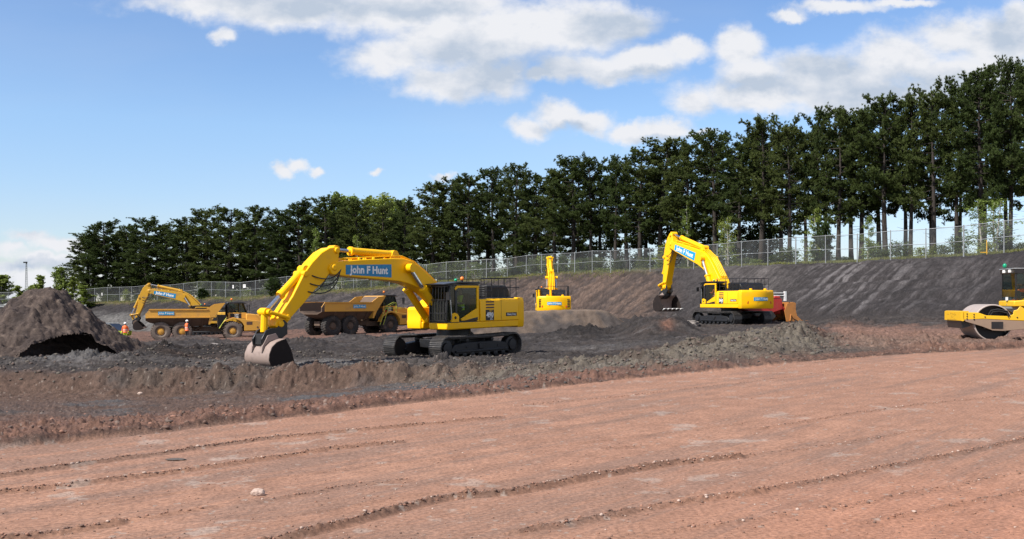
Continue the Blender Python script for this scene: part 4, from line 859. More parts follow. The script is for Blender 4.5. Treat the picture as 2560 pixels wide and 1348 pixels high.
# ---------------------------------------------------------------- people
def person(label, M, vest, pose='stand', legs='dark_cloth', helmet='helmet_white', sleeves=None, arm=0):
    J = {}; E = []; Rr = {}
    def j(n, p, r): J[n] = Vector(p); Rr[n] = r
    def e(a, b): E.append((a, b))
    hipz = .93 if pose != 'sit' else .10
    j('pelvis', (0, 0, hipz), (.15, .12)); j('waist', (0.01, 0, hipz + .17), (.145, .105)); j('chest', (.02, 0, hipz + .36), (.175, .125)); j('neckb', (.0, 0, hipz + .52), (.09, .08)); j('neck', (.01, 0, hipz + .60), (.055, .055)); j('head', (.025, 0, hipz + .70), (.085, .095)); j('crown', (.02, 0, hipz + .79), (.075, .085)); j('nose', (.115, 0, hipz + .685), (.016, .016))
    for a, b in (('pelvis', 'waist'), ('waist', 'chest'), ('chest', 'neckb'), ('neckb', 'neck'), ('neck', 'head'), ('head', 'crown'), ('head', 'nose')): e(a, b)
    for s, t in ((1, 'l'), (-1, 'r')):
        if pose == 'sit':
            hip, kn, an, to = (.05, s * .11, hipz - .02), (.46, s * .13, hipz + .02), (.52, s * .13, hipz - .42), (.68, s * .14, hipz - .46)
            sh, el, wr, ha = (.0, s * .20, hipz + .46), (.12, s * .26, hipz + .20), (.36, s * .22, hipz + .24), (.44, s * .21, hipz + .25)
        else:
            st = .05 * s; hip, kn, an, to = (0, s * .10, hipz - .06), (.03 + st * .4, s * .12, .50), (-.01 + st, s * .14, .09), (.14 + st, s * .16, .04)
            sh, el, wr, ha = (0, s * .20, hipz + .47), (-.02, s * .27, hipz + .20), (.07 + .1 * arm, s * .27, hipz - .03 + .22 * arm), (.10 + .16 * arm, s * .26, hipz - .11 + .22 * arm)
        j('hip' + t, hip, (.095, .095)); j('kn' + t, kn, (.066, .066)); j('an' + t, an, (.045, .05)); j('to' + t, to, (.04, .035))
        j('sh' + t, sh, (.07, .07)); j('el' + t, el, (.048, .048)); j('wr' + t, wr, (.032, .034)); j('ha' + t, ha, (.038, .022))
        for a, b in (('pelvis', 'hip' + t), ('hip' + t, 'kn' + t), ('kn' + t, 'an' + t), ('an' + t, 'to' + t), ('chest', 'sh' + t), ('sh' + t, 'el' + t), ('el' + t, 'wr' + t), ('wr' + t, 'ha' + t)): e(a, b)
        d = (Vector(ha) - Vector(wr)).normalized()
        for k in range(4):
            o = Vector((0, (k - 1.5) * .019, 0)); ln = (.075, .085, .08, .06)[k]
            j('f%d%s' % (k, t), Vector(ha) + d * .03 + o, (.011, .011)); j('g%d%s' % (k, t), Vector(ha) + d * (.03 + ln) + o + Vector((.012, 0, -.004)), (.009, .009)); e('ha' + t, 'f%d%s' % (k, t)); e('f%d%s' % (k, t), 'g%d%s' % (k, t))
        j('th' + t, Vector(ha) + Vector((.035, -s * .02, .0)) + d * .02, (.011, .011)); e('ha' + t, 'th' + t)
    names = list(J); ix = {n: i for i, n in enumerate(names)}
    me = bpy.data.meshes.new('person'); me.from_pydata([J[n] for n in names], [(ix[a], ix[b]) for a, b in E], []); tmp = bpy.data.objects.new('tmp', me); col.objects.link(tmp)
    sk = tmp.modifiers.new('skin', 'SKIN'); sk.use_smooth_shade = True
    for i, n in enumerate(names): me.skin_vertices[0].data[i].radius = Rr[n]; me.skin_vertices[0].data[i].use_root = (n == 'pelvis')
    su = tmp.modifiers.new('sub', 'SUBSURF'); su.levels = 2; su.render_levels = 2
    dg = bpy.context.evaluated_depsgraph_get(); out = bpy.data.meshes.new_from_object(tmp.evaluated_get(dg)); bpy.data.objects.remove(tmp)
    out.name = 'person'; out.materials.clear()
    for m in (legs, sleeves or 'dark_cloth', 'skin', 'black_rubber'): out.materials.append(MATS[m])
    for p in out.polygons:
        c = p.center; p.use_smooth = True
        arm_ = abs(c.y) > .20 and c.z < hipz + .45 and c.z > hipz - .30 and pose != 'sit'
        if c.z > hipz + .575: k = 2
        elif pose != 'sit' and c.z < .10: k = 3
        elif pose != 'sit' and abs(c.y) > .215 and c.z < (J['wrl'].z + .0): k = 2
        elif pose == 'sit' and abs(c.y) > .17 and c.x > .36 and c.z > hipz + .15: k = 2
        elif c.z > hipz + .02 and not (pose == 'sit' and c.x > .2 and c.z < hipz + .12): k = 1
        else: k = 0
        p.material_index = k
    root = bpy.data.objects.new('person', out); col.objects.link(root); root.matrix_world = M
    # waistcoat shell with reflective bands
    m = MB(); lv = [(-.12, .195, .165), (.0, .185, .150), (.16, .178, .145), (.22, .180, .147), (.26, .184, .150), (.36, .205, .158), (.46, .215, .140), (.53, .14, .11), (.555, .10, .09)]
    n = 18; vs = []; fs = []
    for z, ry, rx in lv:
        for i in range(n): t = 2 * math.pi * i / n; vs.append((.012 + rx * math.cos(t), ry * math.sin(t), hipz + z))
    for a in range(len(lv) - 1):
        for i in range(n): fs.append((a * n + i, a * n + (i + 1) % n, (a + 1) * n + (i + 1) % n, (a + 1) * n + i))
    m.add(vs, fs, 0)
    for z0, z1, ry, rx in ((.02, .07, .19, .157), (.17, .22, .186, .153)):
        v2 = []
        for z in (z0, z1):
            for i in range(n): t = 2 * math.pi * i / n; v2.append((.012 + rx * math.cos(t), ry * math.sin(t), hipz + z))
        m.add(v2, [(i, (i + 1) % n, n + (i + 1) % n, n + i) for i in range(n)], 1)
    m.build('hi_vis_vest', [vest, 'reflective_tape'], root, smooth=60)
    if helmet:
        m = MB(); hz_ = hipz + .755; m.ball((.02, 0, hz_), .125, .95, n=16, m=6, half=True); m.cyl((.02, 0, hz_ - .012), (.02, 0, hz_ + .006), .140, n=16); m.prismz([(.10, -.09), (.20, -.06), (.215, 0), (.20, .06), (.10, .09)], hz_ - .012, hz_ + .004); m.build('helmet', helmet, root, smooth=50)
    return tag(root, label, 'person', None)

# ---------------------------------------------------------------- articulated dump trucks
def wheel(root, x, y, r=.94, w=.72, tread=True, tm='tyre', hubm='truck_yellow'):
    sy = 1 if y > 0 else -1; m = MB()
    m.lathe_y([(-w / 2 + .3, r * .52), (-w / 2, r * .56), (-w / 2 - .01, r * .72), (-w / 2 + .03, r * .90), (-w / 2 + .10, r * .96), (w / 2 - .10, r * .96), (w / 2 - .03, r * .90), (w / 2 + .01, r * .72), (w / 2, r * .56), (w / 2 - .3, r * .52)], (x, y, r), 36, caps=False)
    n = 26
    for i in range(n):
        t = 2 * math.pi * i / n
        for sd_, off in ((-1, 0), (1, .5)):
            a = t + off * 2 * math.pi / n; m.M = Matrix.Translation((x, y, r)) @ Matrix.Rotation(-a, 4, 'Y')
            m.add([(-.055, sd_ * .03, r * .94), (.055, sd_ * .03, r * .94), (.085, sd_ * (w / 2 - .005), r * .91), (-.0, sd_ * (w / 2 - .005), r * .91), (-.05, sd_ * .03, r), (.05, sd_ * .03, r), (.08, sd_ * (w / 2 - .02), r * .975), (.005, sd_ * (w / 2 - .02), r * .975)],
                  [(0, 1, 5, 4), (1, 2, 6, 5), (2, 3, 7, 6), (3, 0, 4, 7), (4, 5, 6, 7)])
    m.M = Matrix.Identity(4); t_ = m.build('wheel', tm, root, smooth=30)
    h = MB(); s = sy; f = s * w / 2
    h.lathe_y([(f * .98, r * .57), (f * .90, r * .50), (f * .72, r * .45), (f * .66, r * .36)], (x, y, r), 24, 1, caps=False)
    h.lathe_y([(f * .66, r * .36), (f * .62, r * .30), (f * .85, r * .26), (f * .92, r * .12), (f * .93, .01)], (x, y, r), 24, caps=False)
    for i in range(10): t = 2 * math.pi * i / 10; h.cyl((x + r * .38 * math.cos(t), y + f * .5, r + r * .38 * math.sin(t)), (x + r * .38 * math.cos(t), y + f * .58, r + r * .38 * math.sin(t)), .03, n=6)
    h.build('wheel_hub', [hubm, tm], t_)
def dump_truck(label, loc, heading, tilt=0, rear_dark=False, rails=True, hubm='truck_yellow', panel_x=-1.45, num='745', steer=0.0, tm='tyre', front_turn=0.0, tbox=False):
    root = empty('articulated_dump_truck', loc, heading, tilt); tag(root, label, 'dump truck', 'articulated dump trucks')
    # x=0 at the middle axle; the front unit begins at x=3.0
    for x in (0, -1.93):
        for y in (1.22, -1.22): wheel(root, x, y, tm=tm, hubm=hubm)
    for y in (1.22, -1.22): wheel(root, 4.67, y, tm=tm, hubm=hubm)
    m = MB(); m.box(-2.6, 3.0, -.42, .42, .95, 1.35); m.box(-2.2, .3, -.9, .9, .78, 1.08); m.cyl((3.0, 0, .9), (3.0, 0, 1.5), .28, n=12); m.box(2.6, 8.0, -.45, .45, .85, 1.3); m.cyl((4.67, -1, .94), (4.67, 1, .94), .2, n=10); m.cyl((1.2, -.55, 1.0), (2.4, -.55, 1.9), .1, n=8); m.cyl((1.2, .55, 1.0), (2.4, .55, 1.9), .1, n=8)
    m.build('chassis', 'dusty_shaded_brown', root, bevel=.02)
    # dump body: open trough
    st = [(-3.30, 2.62, 2.22, 1.98), (-3.0, 2.98, 2.25, 1.80), (-1.6, 3.05, 2.30, 1.42), (.6, 3.06, 2.30, 1.36), (1.9, 3.08, 2.30, 1.50), (2.55, 3.10, 2.32, 1.62)]
    prof = lambda zt, zs, zb, y=1.68: [(-y, zt), (-y - .03, zs), (-1.02, zb), (1.02, zb), (y + .03, zs), (y, zt)]
    m = MB(); vs = []; fs = []; q = 6; th = .075
    for x, zt, zs, zb in st: vs += [(x, y, z) for y, z in prof(zt, zs, zb)]
    n1 = len(vs)
    for x, zt, zs, zb in st: vs += [(x, y, z) for y, z in [(-1.68 + th, zt), (-1.65 + th, zs + .03), (-1.0, zb + th), (1.0, zb + th), (1.65 - th, zs + .03), (1.68 - th, zt)]]
    for k in range(len(st) - 1):
        for i in range(q - 1):
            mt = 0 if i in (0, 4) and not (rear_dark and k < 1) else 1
            fs.append(((k * q + i, k * q + i + 1, (k + 1) * q + i + 1, (k + 1) * q + i), mt)); fs.append(((n1 + k * q + i, n1 + (k + 1) * q + i, n1 + (k + 1) * q + i + 1, n1 + k * q + i + 1), 1))
        for i in (0, 5): fs.append(((k * q + i, (k + 1) * q + i, n1 + (k + 1) * q + i, n1 + k * q + i), 0))
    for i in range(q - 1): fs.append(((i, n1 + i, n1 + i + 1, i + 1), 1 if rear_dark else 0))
    b = len(m.V); m.V += vs
    for f, mt in fs: m.F.append([b + i for i in f]); m.I.append(mt)
    # front wall leaning forward, with spill guard
    m.add([(2.5, -1.02, 1.60), (2.5, 1.02, 1.60), (2.9, 1.70, 2.3), (3.55, 1.68, 3.12), (3.95, 1.45, 3.66), (3.95, -1.45, 3.66), (3.55, -1.68, 3.12), (2.9, -1.70, 2.3)], [(0, 1, 2, 3, 4, 5, 6, 7)], 0)
    m.add([(2.44, -.98, 1.66), (2.44, .98, 1.66), (2.84, 1.64, 2.34), (3.49, 1.62, 3.13), (3.89, 1.4, 3.60), (3.89, -1.4, 3.60), (3.49, -1.62, 3.13), (2.84, -1.64, 2.34)], [(7, 6, 5, 4, 3, 2, 1, 0)], 1)
    for s in (1, -1):
        m.prism([(2.3, 3.09), (3.05, 3.55), (3.95, 3.66), (3.55, 3.12), (2.92, 2.30), (2.5, 2.30), (2.4, 3.0)], s * 1.62, s * 1.70, 0)
        m.prism([(2.5, 2.32), (2.92, 2.32), (2.54, 1.6), (2.4, 1.6)], s * 1.0, s * 1.68, 0)
        m.box(-3.0, 2.4, s * 1.66, s * 1.75, 2.98, 3.08, 0); m.box(-3.0, 2.6, s * 1.68, s * 1.76, 2.24, 2.32, 0)
    for x in (-1.9, -.6, .7, 1.8): m.prismx([(-1.70, 2.26), (-1.06, 1.42), (-1.06, 1.34), (-1.76, 2.26)], x, x + .10, 1)
    body = m.build('dump_body', ['truck_yellow', 'dusty_shaded_brown'], root, smooth=20)
    m = MB(); m.box(panel_x - .72, panel_x + .72, -1.735, -1.722, 2.52, 2.84, 0); m.text('John F Hunt', .27, facing((panel_x, -1.742, 2.68), (1, 0, 0)), 1, .008); m.build('name_panel', ['panel_cyan', 'white_paint'], body, smooth=0)
    # ---- front unit
    m = MB(); hood = [(5.95, 1.55), (5.95, 2.62), (6.3, 2.62), (8.3, 2.38), (8.8, 2.24), (8.9, 1.80), (8.8, 1.15), (6.0, 1.30)]
    m.prism(hood, -1.0, 1.0); m.build('bonnet', 'truck_yellow', root, bevel=.07)
    m = MB(); m.prism([(8.75, 1.25), (8.75, 2.2), (8.97, 2.15), (9.07, 1.8), (8.95, 1.2)], -.85, .85); m.box(8.65, 8.9, -1.1, 1.1, .95, 1.22); m.build('grille', 'black_steel', root, bevel=.03)
    for s in (1, -1):
        m = MB(); pts = [(3.5, 1.25)] + [(4.67 - 1.2 * math.cos(t), .98 + 1.12 * math.sin(t)) for t in np.linspace(.35, math.pi - .75, 9)] + [(5.75, 1.45), (5.75, .95), (8.4, 1.02), (8.7, 1.2), (8.7, 1.75), (5.8, 2.06), (4.7, 2.26), (3.9, 1.98), (3.42, 1.25)]
        m.prism(pts, s * 1.05, s * 1.60); f = m.build('mudguard', 'truck_yellow', root, bevel=.03)
        m = MB(); m.box(5.95, 6.5, s * 1.60, s * 1.612, 1.55, 1.85, 0); m.cyl((7.0, s * 1.59, 1.3), (7.0, s * 1.62, 1.3), .09, n=10, mat=0); m.build('vent_panel', 'decal_brown', f, smooth=0)
        m = MB()
        for k in range(4): m.box(3.55 + .05 * k, 4.0, s * 1.2, s * 1.58, .62 + .34 * k, .66 + .34 * k)
        m.build('step', 'dusty_shaded_brown', root, smooth=0)
        m = MB()
        if not rails: m.tube([(3.4, s * 1.55, 1.2), (4.05, s * 1.5, 2.2)], .05, 6)
        for off in ((0, .38) if rails else ()): m.tube([(3.35 + off, s * 1.55, .95), (3.75 + off, s * 1.6, 2.05), (4.1 + off, s * 1.62, 2.75), (4.9 + off * .4, s * 1.62, 3.05 - off * .2), (5.25, s * 1.62, 3.0), (5.25, s * 1.62, 2.1)], .026, 6)
        if rails: m.tube([(4.2, s * 1.62, 2.1), (4.2, s * 1.62, 2.8)], .024, 6); m.tube([(4.0, s * 1.62, 2.5), (5.9, s * 1.62, 2.5)], .024, 6)
        m.build('grab_rail', 'rail_green_yellow', root)
        m = MB(); m.box(6.2, 6.26, s * 1.5 - .14, s * 1.5 + .14, 2.9, 3.5); m.tube([(6.1, s * .95, 3.3), (6.22, s * 1.5, 3.45)], .02, 5); m.tube([(6.22, s * 1.5, 2.6), (6.22, s * 1.5, 3.5)], .018, 5); m.build('mirror', 'black_steel', root)
    cab = MB(); cab.box(4.25, 6.0, -.88, .88, 2.1, 2.72, 0); cab.box(4.2, 4.34, -.92, -.8, 2.7, 3.62, 1); cab.box(4.2, 4.34, .8, .92, 2.7, 3.62, 1); cab.box(5.3, 5.4, -.92, -.84, 2.7, 3.62, 1); cab.box(5.3, 5.4, .84, .92, 2.7, 3.62, 1)
    for s in (1, -1): cab.prism([(6.0, 2.7), (6.1, 2.7), (5.75, 3.64), (5.65, 3.64)], s * .82 - .05, s * .82 + .05, 1)
    cab.prism([(4.1, 3.62), (4.25, 3.74), (5.6, 3.76), (5.95, 3.68), (5.95, 3.60)], -.98, .98, 1); cab.build('cab', ['truck_yellow', 'black_steel'], root, bevel=.03)
    for s in (1, -1):
        m = MB(); m.add([(4.3, s * .87, 2.72), (5.35, s * .87, 2.72), (5.35, s * .87, 3.6), (4.3, s * .87, 3.6)], [(0, 1, 2, 3)]); m.add([(5.4, s * .87, 2.72), (6.02, s * .87, 2.72), (5.7, s * .87, 3.6), (5.4, s * .87, 3.6)], [(0, 1, 2, 3)]); m.build('window', 'cab_glass', root, smooth=0, recalc=False)
    m = MB(); m.add([(6.05, -.8, 2.72), (6.05, .8, 2.72), (5.72, .8, 3.6), (5.72, -.8, 3.6)], [(0, 1, 2, 3)]); m.build('windscreen', 'dark_glass', root, smooth=0, recalc=False)
    m = MB(); m.prism([(4.5, 2.72), (5.1, 2.72), (5.1, 2.85), (4.72, 2.88), (4.62, 3.4), (4.45, 3.4)], -.3, .3); m.build('driver_seat', 'cab_dark', root)
    m = MB(); m.box(4.45, 5.5, -.894, -.886, 2.14, 2.62, 0); m.box(4.45, 4.75, -.898, -.888, 2.14, 2.28, 2); m.text('CAT', .2, facing((5.05, -.902, 2.50), (1, 0, 0)), 1, .01); m.text(num, .26, facing((5.05, -.902, 2.27), (1, 0, 0)), 1, .01); m.build('number_decal', ['decal_black', 'white_paint', 'reflector_red'], root, smooth=0)
    m = MB(); m.cyl((4.6, -.6, 3.74), (4.6, -.6, 3.95), .02, n=6, mat=1); m.ball((4.6, -.6, 4.02), .10, 1.1, 0); m.build('orange_beacon', ['beacon_orange', 'black_rubber'], root)
    m = MB(); m.cyl((4.15, .5, 2.3), (4.15, .5, 3.5), .09, n=8); m.box(3.3, 4.1, -1.0, 1.0, 1.4, 2.5); m.build('engine_bay', 'black_steel', root)
    return root

# ---------------------------------------------------------------- roller
def road_roller(label, loc, heading):
    root = empty('road_roller', loc, heading); tag(root, label, 'roller')
    Yr = 'roller_yellow'
    m = MB(); r = .76; m.lathe_y([(-1.05, r - .05), (-1.05, r - .02), (-1.03, r), (1.03, r), (1.05, r - .02), (1.05, r - .05)], (0, 0, r), 64, caps=False); 
    d = m.build('drum', 'drum_steel', root, smooth=30)
    for s in (1, -1):
        m = MB(); m.lathe_y([(s * .70, .05), (s * .70, r - .06), (s * .74, r - .045), (s * 1.045, r - .045)], (0, 0, r), 40, caps=False); m.lathe_y([(s * .70, .30), (s * 1.0, .28), (s * 1.05, .14)], (0, 0, r), 20); m.build('drum_hub', 'undercarriage', d, smooth=30)
    for s in (1, -1):
        m = MB(); a, b = (s * 1.09, s * 1.15)
        m.prism([(1.22, .88), (1.22, 1.20), (.62, 1.18), (.30, 1.06), (-.55, 1.03), (-.75, 1.10), (-.78, 1.26), (-.92, 1.30), (-1.02, 1.44), (-1.7, 1.02), (-1.7, .78), (-1.3, .84), (-.55, .87), (.4, .92)], a, b, 0)
        f = m.build('side_frame', Yr, root, bevel=.012)
        m = MB(); m.prism([(1.15, .88), (.4, .905), (-.55, .86), (-1.3, .82), (-1.3, .52), (-.35, .42), (.05, .44), (.5, .62), (1.1, .80)], s * 1.095, s * 1.145, 0); m.build('lower_frame', 'roller_mud', f, bevel=.01)
        m = MB()
        for x, z in ((1.05, 1.12), (1.05, 1.02), (1.05, .92), (.78, 1.10), (.78, 1.0), (.78, .90), (.35, 1.0), (-.9, .98), (-1.5, .98), (-1.5, .91), (-1.5, .84)): m.cyl((x, s * 1.145, z), (x, s * 1.17, z), .028, n=8)
        m.box(-.35, .1, s * 1.148, s * 1.16, .52, .80); m.build('frame_bolts', 'black_steel', f, smooth=0)
        m = MB(); m.tube([(-.55, s * 1.18, 1.0), (-.5, s * 1.2, 1.16), (-.2, s * 1.15, 1.24), (.05, s * 1.12, 1.2), (.12, s * 1.1, 1.06)], .025, 6); m.tube([(-.62, s * 1.16, 1.02), (-.5, s * 1.2, 1.24), (-.15, s * 1.15, 1.32), (.1, s * 1.1, 1.26), (.2, s * 1.08, 1.08)], .025, 6); m.build('hydraulic_hose', 'black_rubber', root)
    m = MB(); m.prism([(1.22, .82), (1.30, .84), (1.30, 1.22), (1.22, 1.24), (.98, 1.24), (.98, 1.2), (1.16, 1.18), (1.16, .84)], -1.15, 1.15, 0)
    # weld-bead scrawl on the front beam
    rr = random.Random(3)
    for k in range(26):
        y = .45 - rr.random() * .75; z = .90 + rr.random() * .24; m.box(1.302, 1.306, y, y + .012 + .06 * rr.random(), z, z + .012, 1)
    m.box(1.302, 1.306, -.75, .55, .865, .872, 1); m.box(1.302, 1.306, -.70, -.55, 1.08, 1.10, 1); m.build('front_beam', [Yr, 'decal_brown'], root, bevel=.02)
    m = MB(); m.prism([(1.2, .52), (1.25, .85), (1.0, .85), (.86, .62)], -1.0, 1.0); m.build('drum_scraper', 'black_steel', root)
    m = MB()
    m.prism([(-1.0, .65), (-1.0, 1.1), (-1.6, 1.2), (-1.6, .7)], -.45, .45); m.build('articulation_joint', 'black_steel', root)
    def SB(): q = MB(); q.M = Matrix.Translation((1.2, 0, 0)); return q
    # rear unit
    m = SB(); m.prism([(-2.05, 1.42), (-2.05, 1.66), (-2.6, 1.70), (-2.95, 1.86), (-3.6, 1.86), (-5.1, 1.95), (-5.35, 1.75), (-5.35, .9), (-4.6, .75), (-3.6, 1.25), (-2.75, 1.32), (-2.45, 1.42)], -.92, .92); m.build('engine_cover', Yr, root, bevel=.04)
    m = SB(); m.box(-2.035, -2.02, .02, .28, 1.68, 1.82); m.tube([(-2.04, .15, 1.6), (-2.04, .15, 1.7)], .02, 5, 1); m.build('number_plate', ['white_paint', 'black_steel'], root, smooth=0)
    m = SB(); m.box(-2.03, -2.05, .06, .12, 1.5, 1.53); m.box(-2.05, -2.12, -.8, .6, 1.34, 1.42); m.build('under_lamp', 'galvanised', root, smooth=0)
    c = SB(); x0, x1 = -3.65, -2.15
    for y in (-.80, .80):
        c.box(x0, x0 + .1, y - .05, y + .05, 1.8, 3.0, 0); c.prism([(-2.62, 1.82), (-2.72, 1.82), (-2.62, 2.86), (-2.50, 2.86)], y - .05, y + .05, 0); c.prism([(-2.14, 1.68), (-2.20, 1.68), (-2.20, 2.9), (-2.14, 2.9)], y - .025, y + .025, 1)
    c.box(x0 - .05, -2.5, -.88, .88, 2.84, 3.0, 0); c.box(-2.52, -2.1, -.86, .86, 2.80, 2.98, 1); c.box(-2.56, -2.06, -.88, .88, 2.98, 3.02, 2)
    c.build('cab_frame', [Yr, 'black_steel', 'galvanised'], root, bevel=.01)
    m = SB(); m.add([(-2.15, -.78, 1.7), (-2.15, .78, 1.7), (-2.15, .78, 2.82), (-2.15, -.78, 2.82)], [(0, 1, 2, 3)]); m.build('windscreen', 'cab_glass', root, smooth=0, recalc=False)
    for s in (1, -1):
        m = SB(); m.add([(-2.16, s * .80, 1.7), (-2.66, s * .80, 1.84), (-2.56, s * .80, 2.84), (-2.16, s * .80, 2.82)], [(0, 1, 2, 3)]); m.add([(-2.72, s * .80, 1.84), (-3.6, s * .80, 1.84), (-3.6, s * .8, 2.84), (-2.62, s * .8, 2.84)], [(0, 1, 2, 3)]); m.build('window', 'cab_glass', root, smooth=0, recalc=False)
    m = SB(); m.prism([(-3.2, 1.86), (-2.75, 1.86), (-2.75, 2.0), (-3.05, 2.02), (-3.15, 2.6), (-3.3, 2.6)], -.28, .28); m.box(-2.5, -2.35, -.3, .3, 1.75, 2.1); m.tube([(-2.45, 0, 2.1), (-2.6, 0, 2.25)], .03, 6); m.build('driver_seat', 'cab_dark', root)
    for y in (.35, -.35): m = SB(); m.box(-2.12, -2.04, y - .1, y + .1, 2.84, 2.96); m.build('work_lamp', 'white_paint', root, bevel=.01)
    m = SB(); m.cyl((-2.2, -.62, 3.0), (-2.2, -.62, 3.10), .04, n=8, mat=1); m.ball((-2.2, -.62, 3.16), .085, 1.15, 0); m.build('green_beacon', ['beacon_green', 'black_rubber'], root)
    m = SB(); m.cyl((-2.75, .55, 3.0), (-2.75, .55, 3.10), .04, n=8, mat=1); m.ball((-2.75, .55, 3.17), .085, 1.15, 0); m.build('orange_beacon', ['beacon_orange', 'black_rubber'], root)
    for y in (.85, -.85): wheel(root, -2.75, y, .75, .55, hubm=Yr)
    return root
# ---------------------------------------------------------------- place the machines
def face_left(a): return math.pi + R(a)            # heading left, turned a degrees towards the camera
l490 = G(1135, 43.9)
excavator('nearest yellow excavator, its boom spread over the pit and bucket resting on the ground', Vector((l490.x, l490.y, -.72)), face_left(50), (F0, P0, T0), bsc=.9, tilt=R(.9), num='490', duty='Heavy Duty')
l360 = G(1828, 69.4)
excavator('yellow excavator with raised arm and toothed bucket hanging, beside the red loader', Vector((l360.x, l360.y, .12)), math.pi - R(65), ((.45, 2.05), (7.45, 6.48), (8.6, 2.99)), s=.92, num='360', sub='LC', duty='Heavy Duty', rear_text='wide', panel_m='panel_cyan', teeth='white_paint', brot=R(-14), bsc=1.1)
lm = P(1381, 812, 88.0)
excavator('yellow excavator seen from directly behind, working beyond the flat-topped mound', Vector((lm.x, lm.y, -.32)), R(90.5), ((.45, 2.05), (4.9, 5.55), (6.9, 3.0)), s=.98, rear_text='wide', posts=True, panel_m='panel_cyan', boom_text=False, boom_w=.33)
lo = P(527, 830, 112)
excavator('old grubby excavator behind the left dump truck, arm hanging down', Vector((lo.x, lo.y, -1.95)), face_left(5), ((.5, 2.05), (6.65, 4.92), (8.0, 2.05)), num='', sub='', duty='', col_='worn_yellow', bucket_m='dusty_shaded_brown', bsc=.8, brot=R(-25))
t1 = P(455, 852, 97.0); dump_truck('sandy dump truck at left, man in orange vest standing beside its wheels', Vector((t1.x, t1.y, zat(t1.x, t1.y) - .12)), R(19), panel_x=-1.45, tm='dusty_tyre', rails=False)
t2 = P(851, 836, 91.0); dump_truck('brown-shaded dump truck with open tail, parked under the nearest excavator boom', Vector((t2.x, t2.y, zat(t2.x, t2.y) - .08)), R(47), panel_x=.85, hubm='dusty_shaded_brown', rear_dark=True)  # dark hub colour stands in for the shade on this truck
hr = Vector((19.97, 42.24, 0)); road_roller('yellow single-drum roller entering at the right edge', Vector((hr.x, hr.y, zat(hr.x, hr.y) - .02)), face_left(-8))
# ---- people
def at_ground(u, d, yaw): 
    g = G(u, d); return Matrix.Translation(g) @ Matrix.Rotation(yaw, 4, 'Z')
person('man in orange vest, dark trousers and white helmet beside the left dump truck', at_ground(467, 90.0, R(60)), 'hivis_orange')
person('worker in orange vest and yellow trousers by the brown spoil heap', at_ground(313, 93.0, R(-80)), 'hivis_orange', legs='hivis_yellow', sleeves='hivis_orange')
def in_machine(root_name, off):
    r = bpy.data.objects[root_name]; bpy.context.view_layer.update(); m = r.matrix_world @ Matrix.Translation(off)
    l, q, s_ = m.decompose(); return Matrix.Translation(l) @ q.to_matrix().to_4x4()
person('operator in yellow vest seated in the nearest excavator cab', in_machine('crawler_excavator', (.55, .95, 2.08)), 'hivis_yellow', pose='sit', helmet=None)
person('operator in orange vest seated in the cab of the excavator by the red loader', in_machine('crawler_excavator.001', (.55, .95, 2.08)), 'hivis_orange', pose='sit', helmet=None, sleeves='hivis_orange')
person('roller driver in yellow vest and orange trousers behind the roller windscreen', in_machine('road_roller', (-1.75, 0, 2.0)), 'hivis_yellow', pose='sit', legs='hivis_orange', helmet=None)
# ---- red loader with rusty bucket
ld = P(1962, 806, 71.5); rl = empty('track_loader', Vector((ld.x, ld.y, zat(ld.x, ld.y))), R(14)); tag(rl, 'red loader half hidden behind an excavator, its rusty bucket on the ground', 'loader')
m = MB()
o_ = [(1.15, .0), (.75, .07), (.35, .22), (.05, .50), (-.12, .85), (-.16, 1.25), (-.55, 1.2), (-.85, .9), (-.95, .5), (-.9, .0)]
shell = [(1.25, .0), (1.25, .045), (.55, .10), (.25, .30), (.06, .60), (-.02, .95), (.0, 1.32), (-.10, 1.36), (-.12, .95), (-.06, .58), (.12, .24), (.42, .02)]
m.prism(shell, -1.3, 1.3)
for s in (1, -1):
    m.prism([(.60, .06), (.22, .40), (.10, .85), (.12, 1.30), (-.10, 1.36), (-.55, 1.25), (-.75, .75), (-.6, .0), (.42, .0)], s * 1.26, s * 1.33)
    m.tube([(-.35, s * 1.36, .05), (-.28, s * 1.36, .5), (-.1, s * 1.36, .25), (.3, s * 1.36, .05)], .04, 5)
m.build('loader_bucket', 'rust_orange', rl, bevel=.015)
m = MB(); m.prism([(-4.6, .9), (-4.6, 1.75), (-2.4, 1.75), (-.75, 1.62), (-.65, .85), (-1.6, .55)], -.95, .95); m.box(-1.0, -.5, -.3, 1.0, .5, 1.8); m.build('body', 'red_paint', rl, bevel=.05)
m = MB()
for z in (1.80, 1.98): m.box(-2.2, -.55, -1.02, -.96, z, z + .06)
m.box(-.62, -.45, -1.04, -.94, 1.45, 2.12); m.box(-2.2, -2.1, -1.04, -.94, 1.45, 2.12); m.build('guard_bars', 'white_paint', rl, smooth=0)
m = MB(); m.box(-.3, .15, .3, .95, 1.70, 2.02); m.tube([(-.3, .6, 1.9), (.35, .6, 2.1)], .05, 6); m.build('lift_linkage', 'black_steel', rl)
m = MB(); m.tube([(-2.5, .8, 1.3), (-1.2, .8, 1.5), (-.5, .8, .8)], .14, 8); m.tube([(-2.5, -.8, 1.3), (-1.2, -.8, 1.5), (-.5, -.8, .8)], .14, 8); m.build('lift_arm', 'red_paint', rl)
for s in (1, -1):
    m = MB(); m.prism([(-4.5, .35), (-4.2, .02), (-1.6, .02), (-1.2, .35), (-1.5, .75), (-4.2, .75)], s * .75 - .22, s * .75 + .22); m.build('crawler_track', 'track_steel', rl, bevel=.03)
